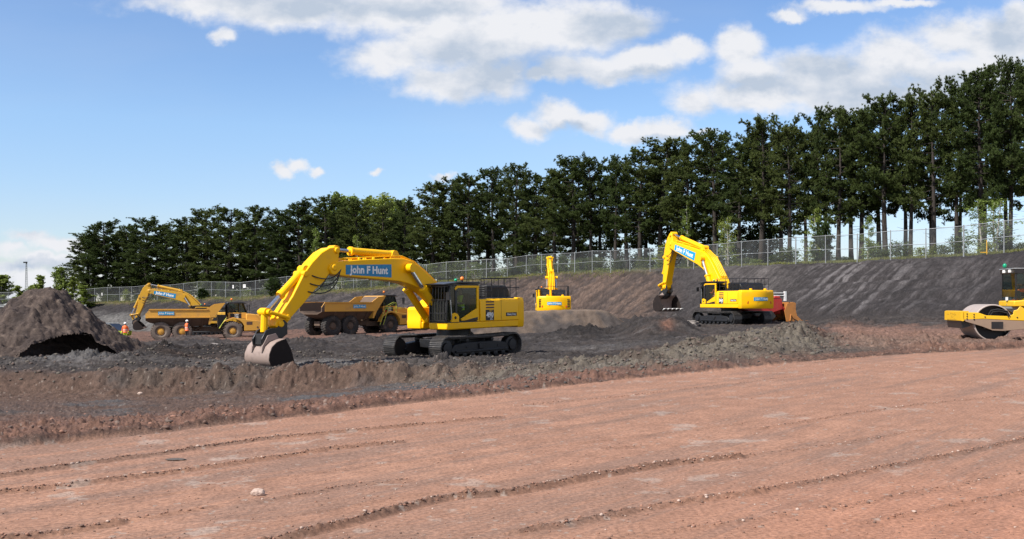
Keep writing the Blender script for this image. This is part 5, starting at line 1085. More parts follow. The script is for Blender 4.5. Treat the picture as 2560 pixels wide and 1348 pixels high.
# ---- dark estate car behind the heap
cv = G(262, 96.5); car = empty('parked_car', Vector((cv.x, cv.y, cv.z)), R(172)); tag(car, 'dark parked car with chevron tail behind the brown spoil heap', 'car')
m = MB(); m.prism([(-2.2, .45), (-2.25, .95), (-1.75, 1.08), (-1.0, 1.62), (1.2, 1.62), (2.0, 1.05), (2.25, .95), (2.25, .4)], -.88, .88); m.build('body', 'black_steel', car, bevel=.06)
m = MB()
for s in (1, -1): m.prism([(-1.55, 1.1), (-1.0, 1.54), (1.1, 1.54), (1.75, 1.1)], s * .87, s * .89)
m.build('window', 'dark_glass', car, smooth=0)
m = MB()
for s in (1, -1): m.box(-1.0, 1.1, s * .78 - .02, s * .78 + .02, 1.66, 1.70)
m.box(-1.7, 1.7, .885, .90, 1.05, 1.075); m.box(-1.7, 1.7, -.90, -.885, 1.05, 1.075); m.build('roof_rail', 'galvanised', car, smooth=0)
m = MB()
for k in range(6):
    q = k * .29 - .86; m.add([(-2.262, q, .5), (-2.262, q + .145, .5), (-2.262, q + .145 - .1, .92), (-2.262, q - .1, .92)], [(0, 1, 2, 3)], 0)
    m.add([(-1.4 - .13 * k, .893, .5), (-1.4 - .13 * k - .07, .893, .5), (-1.4 - .13 * k - .2, .893, .95), (-1.4 - .13 * k - .13, .893, .95)], [(0, 1, 2, 3)], 0)
m.build('chevron_marking', 'hivis_yellow', car, smooth=0)
for x in (-1.45, 1.45):
    for s in (1, -1): m = MB(); m.lathe_y([(-.1, .2), (-.1, .31), (.1, .31), (.1, .2)], (x, s * .8, .32), 18); m.build('wheel', 'black_rubber', car)

# ---------------------------------------------------------------- fence and roadside things
fpts = [((u - 1280) / F * d, d) for u, d in FENCE_UD]
seg = [math.dist(a, b) for a, b in zip(fpts[:-1], fpts[1:])]; cum = np.concatenate([[0], np.cumsum(seg)])
fxy = lambda s: (float(np.interp(s, cum, [p[0] for p in fpts])), float(np.interp(s, cum, [p[1] for p in fpts])))
s0, s1 = cum[1] + 20, cum[-1] - 2; npost = int((s1 - s0) / 3.2)
plain('wire', (.42, .44, .45), .5, .4)
t = NT('wire_mesh'); tr = t.n('ShaderNodeBsdfTransparent'); df = t.n('ShaderNodeBsdfDiffuse'); df.inputs[0].default_value = (.24, .25, .26, 1); mxs = t.n('ShaderNodeMixShader')
t.l(t.rng(t.noise(.8, 3), .3, .7, .08, .15), mxs.inputs[0]); t.l(tr.outputs[0], mxs.inputs[1]); t.l(df.outputs[0], mxs.inputs[2]); t.l(mxs.outputs[0], t.out.inputs['Surface']); MATS['wire_mesh'] = t.m
fx0 = fxy(s0); fence = empty('chain_link_fence', (fx0[0], fx0[1], zat(*fx0))); tag(fence, 'long galvanised chain-link fence on posts along the top of the bank', 'fence')
Ti = Matrix.Translation(-Vector(fence.location)); FH = 2.45; tops = []; rr = random.Random(5)
for k in range(npost + 1):
    x, y = fxy(s0 + k * 3.2); z = zat(x, y); tops.append((x, y, z)); m = MB(); m.M = Ti
    lean = rr.uniform(-.03, .03); m.cyl((x, y, z - .4), (x + lean, y, z + FH + .08), .042 if k % 5 else .055, n=6); m.build('post', 'galvanised', fence, smooth=0)
for nm, h, r_ in (('top_rail', FH, .026), ('middle_rail', FH * .5, .022)):
    m = MB(); m.M = Ti; m.tube([(x, y, z + h) for x, y, z in tops], r_, 5); m.build(nm, 'galvanised', fence)
m = MB(); m.M = Ti
for a, b in zip(tops[:-1], tops[1:]): m.add([(a[0], a[1] + .05, a[2] - .1), (b[0], b[1] + .05, b[2] - .1), (b[0], b[1] + .05, b[2] + FH), (a[0], a[1] + .05, a[2] + FH)], [(0, 1, 2, 3)])
m.build('wire_mesh', 'wire_mesh', fence, smooth=0, recalc=False)
for u, v, w_, h_, lb in ((583, 717, .30, .5, 'small upright white notice on the fence'), (611, 715.5, .55, .52, 'larger square white notice on the fence, right of the small one'), (255, 736, .24, .5, 'white notice near the left end of the fence')):
    d = float(itp(FENCE_UD, u)) - .15; p = P(u, v, d); m = MB(); m.box(-w_ / 2, w_ / 2, -.012, .012, -h_ / 2, h_ / 2, 0); m.box(-w_ * .38, w_ * .38, -.016, -.012, h_ * .18, h_ * .30, 1); m.box(-w_ * .38, w_ * .30, -.016, -.012, -.02, .02, 1); m.box(-w_ * .38, w_ * .34, -.016, -.012, -h_ * .25, -h_ * .2, 1)
    o = m.build('notice_board', ['white_paint', 'galvanised'], None, smooth=0); o.location = p; o.rotation_euler = (0, 0, R(-30)); tag(o, lb, 'sign', 'white notices on the fence')
d = float(itp(FENCE_UD, 2467)) - .4; p = G(2467, d); m = MB(); m.cyl((0, 0, -.1), (0, 0, 1.1), .032, n=8); m.box(-.5, .06, -.03, .03, .12, .17); o = m.build('marker_post', 'yellow_plastic'); o.location = p; tag(o, 'bright yellow marker post at the foot of the fence on the right', 'post')
# guard rail, mast
a, b = P(-320, 760, 168), P(215, 761, 160); gz = .8; gr = empty('guard_rail', Vector((a.x, a.y, gz))); tag(gr, 'pale roadside guard rail beyond the left heap', 'guard rail')
m = MB(); dv = b - a
for z in (.18, .42): m.tube([(0, 0, z), (dv.x, dv.y, z)], .07, 6)
m.build('rail', 'galvanised', gr)
for k in range(13):
    q = dv * (k / 12); m = MB(); m.box(q.x - .05, q.x + .05, q.y, q.y + .1, -.6, .5); m.build('post', 'galvanised', gr, smooth=0)
mp = P(66, 752, 265); ma = empty('lattice_mast', Vector((mp.x, mp.y, -.8))); tag(ma, 'thin lattice mast against the sky at far left', 'mast')
m = MB(); Hm = 13.0
for k in range(3):
    t = 2 * math.pi * k / 3; m.tube([(.55 * math.cos(t), .55 * math.sin(t), 0), (.16 * math.cos(t), .16 * math.sin(t), Hm)], .05, 5)
for i in range(22):
    z = Hm * i / 22; r1 = .55 - .39 * i / 22; r2 = .55 - .39 * (i + 1) / 22
    for k in range(3):
        t = 2 * math.pi * k / 3; t2 = t + 2 * math.pi / 3; m.tube([(r1 * math.cos(t), r1 * math.sin(t), z), (r2 * math.cos(t2), r2 * math.sin(t2), z + Hm / 22)], .03, 4)
m.build('lattice', 'galvanised', ma, smooth=0)
m = MB(); m.cyl((0, 0, 4.6), (0, 0, 4.75), 1.0, n=10); m.cyl((0, 0, 5.6), (0, 0, 5.66), 1.0, n=10)
for k in range(8): t = 2 * math.pi * k / 8; m.tube([(math.cos(t), math.sin(t), 4.7), (math.cos(t), math.sin(t), 5.6)], .03, 4)
m.build('platform', 'galvanised', ma, smooth=0)
m = MB(); m.box(-.75, .2, -.2, .2, Hm - .1, Hm + .25); m.tube([(0, 0, Hm - .3), (0, 0, Hm + .3)], .06, 6); m.build('lamp_head', 'black_steel', ma, smooth=0)
# slabs and stones that read singly
def rock(name, label, cat, loc, size, mat, seed, rot=0.0, group=None, blocky=False):
    rg = random.Random(seed); bm = bmesh.new(); bmesh.ops.create_icosphere(bm, subdivisions=3, radius=1)
    ph = [rg.uniform(0, 6) for _ in range(9)]
    for v in bm.verts:
        c = v.co
        if blocky: c = Vector([math.copysign(abs(q) ** .35, q) for q in c])
        f = 1 + .10 * math.sin(3 * c.x + ph[0]) * math.cos(2.5 * c.y + ph[1]) + .07 * math.sin(6 * c.y + ph[2] + 4 * c.z) + .04 * math.sin(11 * c.x + ph[3])
        v.co = Vector((c.x * size[0] * f, c.y * size[1] * f, c.z * size[2] * f))
    me = bpy.data.meshes.new(name); bm.to_mesh(me); bm.free(); me.materials.append(MATS[mat]); o = bpy.data.objects.new(name, me); col.objects.link(o); o.location = loc; o.rotation_euler = (rg.uniform(-.1, .1), rg.uniform(-.1, .1), rot); return tag(o, label, cat, group)
plain('pale_stone', (.40, .30, .25), .9); plain('slate', (.07, .06, .055), .8)
rock('stone', 'single pale pinkish stone lying on the red platform', 'stone', G(645, 8.83, .018), (.065, .05, .042), 'pale_stone', 1)
rock('slate_piece', 'dark flat slate on the platform between two crumb ridges', 'slate', G(440, 10.87, .010), (.11, .04, .012), 'slate', 2)
rock('concrete_slab', 'long pale broken concrete slab lying by the right excavator track', 'concrete slab', G(1688, 66.5, .12), (1.35, .45, .12), 'concrete', 3, .12, blocky=True)
rock('concrete_lump', 'short thick concrete lump at the end of the broken slab', 'concrete lump', G(1716, 65.2, .12), (.75, .4, .22), 'concrete', 4, -.3, blocky=True)
rock('rubble_block', 'grey rubble block on the dark clods left of the nearest bucket', 'rubble', G(545, 52, .1), (.42, .3, .2), 'concrete', 5, .4, blocky=True)
rock('rubble_slab', 'thin pale slab among dark clods left of the nearest bucket', 'rubble', G(497, 53, .08), (.8, .3, .08), 'concrete', 6, .2, blocky=True)
rock('pale_boulder', 'pale stone at the foot of the cut face below the spoil heap', 'stone', G(350, 32.2, .0), (.10, .06, .05), 'pale_stone', 7)
# scattered crumbs and clods (stuff)
def scatter(name, label, pts, mats, seed, flat=.7):
    rg = np.random.RandomState(seed); base = []; 
    bm = bmesh.new(); bmesh.ops.create_icosphere(bm, subdivisions=1, radius=1); bv = np.array([v.co[:] for v in bm.verts]); bf = np.array([[v.index for v in f.verts] for f in bm.faces]); bm.free()
    n = len(pts); nv = len(bv)
    V = np.empty((n, nv, 3)); cmix = rg.rand(n)
    for i, (x, y, z, r) in enumerate(pts):
        a = rg.rand() * 6.28; c, s_ = math.cos(a), math.sin(a); q = bv * (1 + .35 * (rg.rand(nv, 1) - .5)) * r * np.array([rg.uniform(.8, 1.5), rg.uniform(.7, 1.1), flat * rg.uniform(.7, 1.2)])
        V[i] = np.stack([q[:, 0] * c - q[:, 1] * s_ + x, q[:, 0] * s_ + q[:, 1] * c + y, q[:, 2] + z], -1)
    Fc = (bf[None] + (np.arange(n) * nv)[:, None, None]).reshape(-1, 3)
    me = bpy.data.meshes.new(name); me.vertices.add(n * nv); me.vertices.foreach_set('co', V.ravel().astype(np.float32)); me.loops.add(Fc.size); me.loops.foreach_set('vertex_index', Fc.ravel().astype(np.int32)); me.polygons.add(len(Fc)); me.polygons.foreach_set('loop_start', np.arange(0, Fc.size, 3, dtype=np.int32))
    for m_ in mats: me.materials.append(MATS[m_])
    me.polygons.foreach_set('material_index', np.repeat((cmix * len(mats)).astype(np.int32), len(bf))); me.update(calc_edges=True)
    o = bpy.data.objects.new(name, me); col.objects.link(o); return tag(o, label, kind='stuff')
plain('clay_crumb', (.25, .13, .09), .95); plain('dark_crumb', (.14, .085, .065), .95); plain('grey_clod', (.100, .086, .070), .95); plain('brown_clod', (.095, .068, .056), .95); plain('black_clod', (.055, .048, .046), .95)
rg = np.random.RandomState(11); pts = []
for i in range(3600):
    d = 1 / rg.uniform(1 / 30, 1 / 7.0); u = rg.uniform(-60, 2640)
    if d > itp(EDGE, u) - .1: continue
    p = G(u, d); r = .003 + .009 * rg.rand() ** 4; pts.append((p.x, p.y, p.z + r * .3, r))
for pp, amp in RUTS:
    if amp < .3: continue
    q = [(((u - 1280) / F) * (HC * F / (v - VH)), HC * F / (v - VH)) for u, v in pp]
    for (a, b) in zip(q[:-1], q[1:]):
        L = math.dist(a, b)
        for k in range(int(L * 95 * amp)):
            f = rg.rand(); o = rg.normal() * .055; x = a[0] + (b[0] - a[0]) * f + o * .5; y = a[1] + (b[1] - a[1]) * f + o
            if y < 5: continue
            r = .004 + .014 * rg.rand() ** 3; pts.append((x, y, zat(x, y) + r * .3, r))
scatter('loose_chippings', 'crumbs and chippings strewn over the red platform', pts, ['clay_crumb', 'dark_crumb', 'dark_crumb', 'clay_crumb', 'pale_stone', 'clay_crumb', 'dark_crumb', 'clay_crumb'], 3)
pts = []; pts2 = []
while len(pts) < 6500:
    u = rg.uniform(-80, 2120); d = rg.uniform(12.5, 47); k = float(itp(EDGE, u))
    if d < k + .15: continue
    w_ = math.exp(-(d - k) / 2.2) * .5
    if u > 1000: w_ = max(w_, math.exp(-((d - float(np.interp(u, [900, 1250, 1500, 1700, 1850, 1960, 2010], [33, 30, 28.5, 29.5, 32, 34, 34.5]))) / 5) ** 2))
    if u < 1300 and d > 33: w_ = max(w_, .5)
    if rg.rand() > w_: continue
    p = G(u, d); r = .015 + (.06 if (u > 1250 and d > k + 1.2) else (.065 if d > 33 else .028)) * rg.rand() ** 2.5; (pts2 if (d < 33 and u < 1150) else pts).append((p.x, p.y, p.z + r * .2, r))
scatter('strip_crumbs', 'reddish crumbs between the platform edge and the cut face', pts2, ['dark_crumb', 'brown_clod', 'dark_crumb', 'clay_crumb'], 6)
scatter('loose_clods', 'loose clods along the edge of the pit', pts, ['grey_clod', 'brown_clod', 'grey_clod', 'brown_clod', 'black_clod'], 4, .8)
# ---------------------------------------------------------------- trees
def leafmat(name, c, var=.35, trans=.35):
    t = NT(name); at = t.n('ShaderNodeAttribute', attribute_name='tone'); oi = t.n('ShaderNodeObjectInfo')
    hs = t.n('ShaderNodeHueSaturation'); hs.inputs['Color'].default_value = (*c, 1)
    k = t.n('ShaderNodeMath', operation='MULTIPLY_ADD'); t.l(oi.outputs['Random'], k.inputs[0]); k.inputs[1].default_value = .4; k.inputs[2].default_value = .78
    k2 = t.n('ShaderNodeMath', operation='MULTIPLY'); t.l(k.outputs[0], k2.inputs[0]); t.l(t.rng(at.outputs['Fac'], 0, 1, 1 - var, 1 + var), k2.inputs[1]); t.l(k2.outputs[0], hs.inputs['Value'])
    h2 = t.n('ShaderNodeMath', operation='MULTIPLY_ADD'); t.l(oi.outputs['Random'], h2.inputs[0]); h2.inputs[1].default_value = -.03; h2.inputs[2].default_value = .515; t.l(h2.outputs[0], hs.inputs['Hue'])
    t.set(Base_Color=hs.outputs[0], Roughness=.6, Specular_IOR_Level=.25)
    tl = t.n('ShaderNodeBsdfTranslucent'); t.l(hs.outputs[0], tl.inputs[0]); mx = t.n('ShaderNodeMixShader'); mx.inputs[0].default_value = trans
    t.l(t.b.outputs[0], mx.inputs[1]); t.l(tl.outputs[0], mx.inputs[2]); t.l(mx.outputs[0], t.out.inputs['Surface']); MATS[name] = t.m
leafmat('pine_needle', (.072, .098, .026)); leafmat('birch_leaf', (.17, .22, .045)); leafmat('shrub_leaf', (.055, .082, .019)); leafmat('sapling_needle', (.045, .075, .02)); leafmat('grass_blade', (.16, .17, .05), trans=.2)
plain('pine_bark', (.034, .027, .023), .95); plain('birch_bark', (.34, .32, .28), .8)
def tri_mesh(name, tris, tone, mat):
    V = np.asarray(tris, np.float32).reshape(-1, 3); n = len(V) // 3
    me = bpy.data.meshes.new(name); me.vertices.add(len(V)); me.vertices.foreach_set('co', V.ravel()); me.loops.add(len(V)); me.loops.foreach_set('vertex_index', np.arange(len(V), dtype=np.int32)); me.polygons.add(n); me.polygons.foreach_set('loop_start', np.arange(0, len(V), 3, dtype=np.int32)); me.update(calc_edges=True)
    a = me.attributes.new('tone', 'FLOAT', 'POINT'); a.data.foreach_set('value', np.repeat(np.asarray(tone, np.float32), 3)); me.materials.append(MATS[mat]); return me
def tufts(rg, C, Dn, nb, L, w, spread):
    """C tuft centres (n,3), Dn axis (n,3): nb narrow blades each"""
    n = len(C); d = rg.normal(size=(n, nb, 3)); d /= np.linalg.norm(d, axis=2, keepdims=True)
    d = d * spread + Dn[:, None, :]; d /= np.linalg.norm(d, axis=2, keepdims=True)
    s = np.cross(d, rg.normal(size=(n, nb, 3))); s /= np.linalg.norm(s, axis=2, keepdims=True) + 1e-9
    ln = L * rg.uniform(.7, 1.25, size=(n, nb, 1)); b = C[:, None, :] - d * ln * .25
    p0 = b + s * w; p1 = b - s * w; p2 = b + d * ln
    return np.stack([p0, p1, p2], 2).reshape(-1, 3)
def pine(seed, H=16.0, base=.38, Rc=2.7, lean=.0, nl=56, dens=1.25, needle='pine_needle', flat=.55):
    rg = np.random.RandomState(seed); m = MB(); npt = 8; ax = []
    dx, dy = rg.normal(size=2) * lean
    for k in range(npt + 1): f = k / npt; ax.append((dx * f ** 2 + .10 * math.sin(f * 5 + seed), dy * f ** 2 + .10 * math.cos(f * 4 + seed), H * f * .97))
    r0 = .017 * H; m.tube(ax, [r0 * (1.25 if k == 0 else 1) * (1 - .86 * k / npt) for k in range(npt + 1)], 8)
    axis = lambda z: np.array([np.interp(z, [a[2] for a in ax], [a[i] for a in ax]) for i in range(3)])
    Cs = []; Ds = []
    for i in range(nl):
        h = (i + rg.rand()) / nl; z = H * (base + (1 - base) * h * .95); az = i * 2.4 + rg.normal() * .5
        prof_ = (1 - h) ** (flat * .55) * (.62 + .38 * min(1, h / .22)) ; ln = (Rc * prof_ + .25) * rg.uniform(.6, 1.22) * (1 + .2 * math.sin(3 * az + seed))
        el = -.18 + .72 * h ** 1.4 + rg.normal() * .19; o = axis(z)
        dirv = np.array([math.cos(az) * math.cos(el), math.sin(az) * math.cos(el), math.sin(el)]); up = np.array([0, 0, 1])
        pl = [o + dirv * ln * t + up * (.2 * ln * t ** 2) for t in (0, .35, .7, 1.0)]
        m.tube(pl, [.05 + .035 * (1 - h), .038, .022, .01], 4)
        nt = max(3, int((4 + ln * 3.4) * dens))
        for k in range(nt):
            t = .42 + .62 * (k + rg.rand()) / nt; t = min(t, 1.0); a = o + dirv * ln * t + up * (.2 * ln * t ** 2)
            tw = dirv * .35 + rg.normal(size=3) * np.array([.75, .75, .62]); tw[2] += .30; tw /= np.linalg.norm(tw); tl = rg.uniform(.3, .75) * (.6 + .25 * Rc / 2.7)
            for q in range(5): f = .15 + .85 * q / 4; Cs.append(a + tw * tl * f + rg.normal(size=3) * .09); dd = tw * .6 + np.array([0, 0, .45]); Ds.append(dd / np.linalg.norm(dd))
    for k in range(26): Cs.append(axis(H * .97) + np.array([rg.normal() * .45, rg.normal() * .45, rg.uniform(-.9, .0)])); Ds.append(np.array([0, 0, 1.0]))
    # a few dead limbs low down
    for k in range(int(rg.randint(5, 11))):
        z = H * rg.uniform(.14, base + .05); az = rg.rand() * 6.28; ln = rg.uniform(.4, 1.6); o = axis(z); m.tube([o, o + np.array([math.cos(az) * ln, math.sin(az) * ln, ln * rg.uniform(-.25, .35)])], [.03, .008], 4)
    Cs = np.array(Cs); Ds = np.array(Ds); nb = 14
    T = tufts(rg, Cs, Ds, nb, .27, .038, 1.15)
    tone = np.repeat(np.clip(.5 + .28 * rg.normal(size=len(Cs)), 0, 1), nb)
    tm = m.mesh('trunk', ['pine_bark']); tm.polygons.foreach_set('use_smooth', [True] * len(tm.polygons))
    return tm, tri_mesh('crown', T, tone, needle)
def broad(seed, H, Rc, base=.2, pw=.6, leaf='birch_leaf', bark='birch_bark', n=2600, sz=.075, multi=1, airy=.5):
    rg = np.random.RandomState(seed); m = MB(); C = []
    for s in range(multi):
        ox, oy = (rg.normal(size=2) * .38 * Rc) if multi > 1 else (0, 0); ex, ey = rg.normal(size=2) * .12 * Rc
        ax = [np.array([ox + ex * f + .05 * math.sin(6 * f + s), oy + ey * f, H * f * rg.uniform(.95, 1)]) for f in np.linspace(0, 1, 6)]
        m.tube(ax, [.011 * H * (1 - .85 * f) + .008 for f in np.linspace(0, 1, 6)], 5)
        for i in range(22):
            h = (i + rg.rand()) / 22; k = (base + (1 - base) * h) * 5; a = ax[min(4, int(k))] + (ax[min(5, int(k) + 1)] - ax[min(4, int(k))]) * (k - int(k))
            az = rg.rand() * 6.28; ln = Rc * (1 - h) ** pw * rg.uniform(.5, 1.1) + .12; el = rg.uniform(.2, .9)
            e = a + np.array([math.cos(az) * math.cos(el), math.sin(az) * math.cos(el), math.sin(el)]) * ln; m.tube([a, (a + e) / 2 + np.array([0, 0, -.03]), e], [.02, .012, .005], 4)
            for q in range(7): t = rg.uniform(.25, 1.1); C.append(a + (e - a) * t + rg.normal(size=3) * .14 * Rc * airy)
    C = np.array(C); k = rg.randint(0, len(C), n); P_ = C[k] + rg.normal(size=(n, 3)) * .09 * (1 + Rc * .3)
    a = rg.normal(size=(n, 3)); a /= np.linalg.norm(a, axis=1, keepdims=True); b = np.cross(a, rg.normal(size=(n, 3))); b /= np.linalg.norm(b, axis=1, keepdims=True); s_ = sz * rg.uniform(.6, 1.4, size=(n, 1))
    T = np.stack([P_ - a * s_, P_ + b * s_ * .8, P_ + a * s_, P_ - a * s_, P_ + a * s_, P_ - b * s_ * .8], 1).reshape(-1, 3)
    tone = np.repeat(np.clip(.5 + .25 * rg.normal(size=n), 0, 1), 2)
    tm = m.mesh('trunk', [bark]); return tm, tri_mesh('crown', T, tone, leaf)
def plant(name, protos, k, loc, rz, sx, sz, label, cat, group):
    tm, cm = protos[k % len(protos)]
    r = bpy.data.objects.new(name, None); col.objects.link(r); r.location = loc; r.rotation_euler = (0, 0, rz); r.scale = (sx, sx, sz); tag(r, label, cat, group)
    for nm, me in (('trunk', tm), ('crown', cm)): o = bpy.data.objects.new(nm, me); col.objects.link(o); o.parent = r
    return r
PR = [pine(1, base=.36, Rc=3.0), pine(2, base=.30, Rc=3.3), pine(3, base=.40, Rc=3.0, lean=.3), pine(4, base=.27, Rc=3.2, flat=.6), pine(5, base=.34, Rc=3.4, lean=.25), pine(6, base=.38, Rc=3.1)]
PM = [pine(7, base=.26, Rc=3.1), pine(8, base=.22, Rc=3.3, flat=.5), pine(9, base=.30, Rc=3.0, lean=.2)]
PL = [pine(11, base=.16, Rc=2.9, nl=70), pine(12, base=.12, Rc=3.1, nl=72, flat=.65), pine(13, base=.20, Rc=2.8, nl=66)]
rg = np.random.RandomState(21)
FRONT = [ # photo column of the stem, row of the tip, crown half-width px, metres behind the fence, label
 (222,582,48,9,'leftmost pine of the belt, its drooping limbs against open sky'),(262,549,50,8,'round-topped pine second from the left end of the belt'),(318,560,34,10,'slender pine tip in the dip between the two leftmost round tops'),
 (368,545,48,8,'pine above the arm of the old grubby excavator'),(415,556,40,9,'pine directly above the old excavator boom panel'),(468,543,46,8,'pine above the foot of the old excavator boom'),(516,522,50,9,'tall rounded pine above the body of the left dump truck'),
 (575,516,50,8,'broad pine above the beacon of the left dump truck'),(640,514,50,9,'pine above the bonnet of the left dump truck'),(695,522,42,8,'pine left of the light green birch with the pale stem'),(748,500,48,9,'pine rising behind the light green birch with the pale stem'),
 (812,489,50,8,'dark pine just left of the pale birch tops'),(890,500,46,8,'pine directly in front of the pale birch tops'),(958,508,44,8,'pine right of the pale birch tops, above the blue panel of the nearest boom'),(1012,490,46,9,'pointed pine left of the sky notch by the tall dense group'),
 (1082,446,52,8,'tall pine forming the left edge of the dense group above the nearest boom'),(1130,436,44,9,'pine above the foot of the nearest boom'),(1172,428,50,8,'pine directly above the orange beacon of the nearest excavator'),(1232,407,48,9,'pine above the engine hood of the nearest excavator'),
 (1292,404,50,8,'tall pine with a forked double top above the nearest counterweight'),(1340,425,40,10,'pine in the gap just left of the rear-view excavator'),(1385,412,42,8,'lower pine directly above the rear-view excavator'),(1432,386,48,8,'round dark pine right of the rear-view excavator arm'),
 (1475,382,44,9,'pine whose curved trunk leans beside the sky gap'),(1540,384,46,8,'ragged pine standing between two sky notches'),(1602,362,50,8,'pine left of the raised arm of the red-loader excavator'),(1652,340,52,9,'tall pine directly above the raised arm top'),
 (1722,346,50,8,'pine above the blue panel of the raised boom'),(1785,314,52,9,'pointed pine above the bend of the raised boom'),(1850,346,46,8,'low pine in the notch above the hood of the right excavator'),(1905,287,54,9,'broad domed pine above the rear of the right excavator'),
 (1972,292,50,8,'pine directly above the red loader'),(2045,266,50,9,'pine rising right of the red loader'),(2098,256,48,8,'dense topped pine above the pale scraped streaks'),(2152,264,46,10,'slim pine between two taller tops over the streaked bank'),
 (2212,228,54,8,'tall pine above the right-hand scraped streaks'),(2278,230,50,9,'pine whose twin spires stand above the dark bank'),(2332,204,54,8,'pine above the front beam of the roller'),(2392,188,52,9,'tall pine above the roller drum'),
 (2450,156,58,8,'very tall pine above the yellow marker post'),(2526,138,60,9,'tallest pine, above the roller cab at the right edge'),(2596,140,60,8,'pine cut by the right edge of the picture')]
def set_pine(u, v, hw, off, label, k, group):
    d = float(itp(FENCE_UD, u)) + off; x = (u - 1280) / F * d; z = zat(x, d); ht = HC + (VH - v) / F * d - z
    pr = PL if u < 1010 else (PM if u < (1420 if 'front' in group else 1900) else PR); w = hw / F * d
    sx = max(.8, min(1.6, w / 3.1 * 1.42 * (1 + .16 * math.sin(u * 1.37))))
    plant('pine_tree', pr, k, (x, d, z - .15), k * 1.7 + u, sx, ht / (15.7 if u < 1000 else 16.35), label, 'tree', group)
for k, (u, v, hw, off, lb) in enumerate(FRONT): set_pine(u, v + 4, hw, off, lb, k, 'pines in the front row of the belt')
tip = lambda u: float(np.interp(u, [f[0] for f in FRONT], [f[1] for f in FRONT]))
k = 0; u = 235.0
while u < 2640:
    set_pine(u, tip(u) + rg.uniform(26, 60), 46, rg.uniform(12, 24), 'dark pine in the rear rows, mostly hidden behind the front pines', k + 3, 'pines in the rear rows of the belt'); k += 1; u += rg.uniform(46, 66) * (1.0 if u < 1950 else 1.12)
# light green birches, saplings, shrubs
BI = [broad(31, 8, 1.7), broad(32, 8, 1.5, n=2200), broad(33, 8, 2.0, multi=3, n=3200)]
SH = [broad(41, 3, 1.3, .02, .6, 'shrub_leaf', 'pine_bark', 1700, .07, 4, .8), broad(42, 3, 1.5, .0, .6, 'shrub_leaf', 'pine_bark', 2000, .075, 5, .9), broad(43, 3, 1.2, .05, .6, 'birch_leaf', 'pine_bark', 1500, .07, 4, .8)]
BL = [broad(36, 8, 1.7, .03, .5, n=4200, sz=.13), broad(37, 8, 1.9, .03, .5, n=5200, sz=.13, multi=3), broad(38, 8, 1.5, .05, .6, n=3600, sz=.12)]
BT = [broad(34, 8, 1.6, .35, .5, n=6500, sz=.10, multi=5, airy=.3), broad(35, 8, 1.7, .3, .5, n=6500, sz=.10, multi=5, airy=.3)]
SP = [pine(51, H=4, base=.08, Rc=1.0, nl=40, dens=.8, needle='sapling_needle', flat=1.0), pine(52, H=4, base=.05, Rc=1.1, nl=42, dens=.8, needle='sapling_needle', flat=.9)]
def set_plant(name, protos, u, v, off, hw, hp, k, label, cat, group, vb=None):
    d = float(itp(FENCE_UD, u)) + off; x = (u - 1280) / F * d; z = zat(x, d); ht = HC + (VH - v) / F * d - z; ht = max(ht, .6)
    plant(name, protos, k, (x, d, z - .08), k * 2.1 + u, max(.35, hw / F * d / hp[1]), ht / hp[0], label, cat, group)
for i, (u, v, off, hw, lb) in enumerate([(866,472,34,62,'left pale birch top showing above the pines'),(936,476,36,62,'right pale birch top showing above the pines'),(1004,486,35,44,'faint birch tip at the right of the pale birch tops'),
  (790,572,3,22,'light green birch with pale stem behind the nearest raised arm'),(893,588,3,24,'light green birch behind the top of the nearest boom'),(872,670,2,26,'bright green young birch below the blue panel of the nearest boom'),(1000,686,2,22,'small bright birch beside the foot of the nearest boom'),(960,690,2,16,'small green birch behind the second dump truck cab'),
  (2440,500,3,46,'tall thin birch in front of the pine trunks near the yellow marker post'),(2170,540,2.5,22,'thin pale birch sapling behind the fence over the streaked bank'),(2040,520,2.5,30,'young birch behind the fence right of the red loader'),(1200,655,2,20,'young birch behind the fence above the nearest cab'),
  (1660,610,3,30,'green birch behind the arm of the right excavator'),(1720,500,5,24,'bright leafy spray hanging among the pine trunks'),(1800,540,5,24,'second bright leafy spray among the pine trunks')]):
    set_plant('birch_tree', BT if i < 3 else BI, u, v, off, hw * (1.2 if i < 3 else 1.25), (8.6, 2.0) if i < 3 else (8, 1.7), i, lb, 'tree', 'birches along the belt')
for i, (u, v, d, hw, lb) in enumerate([(14,688,182,34,'thin bare-topped birch at the left edge'),(48,712,176,26,'small birch just left of the lattice mast'),(108,688,170,26,'yellow-green birch left of the tall birch behind the heap'),(150,668,172,24,'tallest birch behind the spoil heap top'),(182,690,168,24,'birch between the spoil heap and the first pine'),(215,712,166,30,'dense green bush at the fence corner right of the heap'),(84,712,178,22,'bush right of the lattice mast foot'),(-40,700,180,40,'birch cut by the left edge')]):
    x = (u - 1280) / F * d; z = zat(x, d); ht = HC + (VH - v) / F * d - z; plant('birch_tree', BL, i + 1, (x, d, z - .1), u, hw * 1.15 / F * d / 1.7, ht / 8, lb, 'tree', 'young birches at the left end')
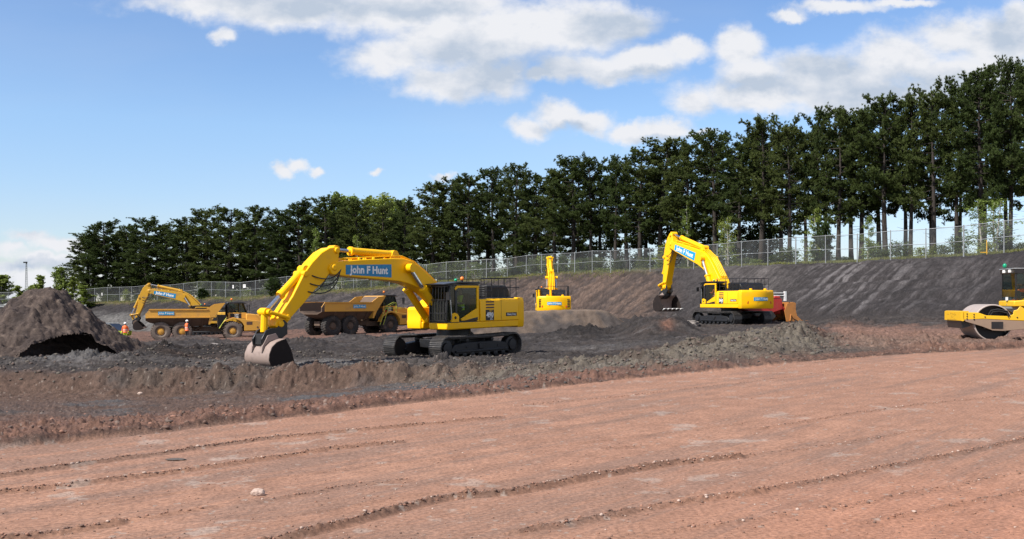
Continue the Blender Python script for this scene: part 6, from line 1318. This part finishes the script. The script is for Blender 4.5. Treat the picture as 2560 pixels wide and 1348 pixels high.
for i, (u, v, hw, lb) in enumerate([(505,722,13,'small dark conifer at the fence foot above the left truck body'),(683,696,15,'small dark conifer at the fence foot left of the nearest arm'),(1393,684,13,'small conifer beside the rear-view excavator arm'),(1285,668,16,'small dark conifer behind the fence above the nearest hood'),(1030,700,11,'small conifer by the foot of the nearest boom'),(2060,560,22,'tall young conifer behind the fence right of the red loader')]):
    set_plant('conifer_sapling', SP, u, v, -1.2 if u < 1200 else 1.2, hw, (4, 1.0), i, lb, 'young conifer', 'young conifers by the fence')
u = 255.0; i = 0
while u < 2640:
    fz_ = float(itp(FENCE_UD, u)); top = VH - (zat((u - 1280) / F * fz_, fz_) + rg.uniform(.7, 2.6) * (1.0 if u < 1500 else .62) - HC) / fz_ * F
    set_plant('shrub', SH, u, top, rg.uniform(1.0, 7.0), rg.uniform(.9, 1.5) * F / fz_, (3, 1.35), i, 'green shrub growing behind the fence under the pines', 'shrub', 'shrubs behind the fence'); i += 1; u += rg.uniform(18, 36) * (1 if u < 1500 else 1.7)
# thicker scrub well behind the belt hides the horizon between the trunks on the left
u = 240.0
while u < 1950:
    d = float(itp(FENCE_UD, u)) + rg.uniform(22, 32); x = (u - 1280) / F * d; z = zat(x, d); plant('shrub', SH, i, (x, d, z - .1), u, rg.uniform(1.6, 2.4), rg.uniform(1.0, 1.9), 'dark scrub bush deep behind the pine trunks', 'shrub', 'scrub deep behind the pines'); i += 1; u += rg.uniform(30, 55)
# grass along the brow of the bank and behind the fence
gp = []; 
while len(gp) < 16000:
    u = rg.uniform(160, 2600); fd = float(itp(FENCE_UD, u)); off = rg.uniform(-5.0, 4) if u < 1560 else rg.uniform(-.3, 4)
    if off < 0 and rg.rand() > math.exp(off / 2.4): continue
    d = fd + off; x = (u - 1280) / F * d; gp.append((x, d, zat(x, d)))
gp = np.array(gp); dn = np.tile(np.array([[0, 0, 1.0]]), (len(gp), 1)); T = tufts(rg, gp, dn, 5, .34, .022, .45)
o = bpy.data.objects.new('grass', tri_mesh('grass', T, np.repeat(np.clip(.5 + .3 * rg.normal(size=len(gp)), 0, 1), 5), 'grass_blade')); col.objects.link(o); tag(o, 'rough grass along the brow of the bank', kind='stuff')
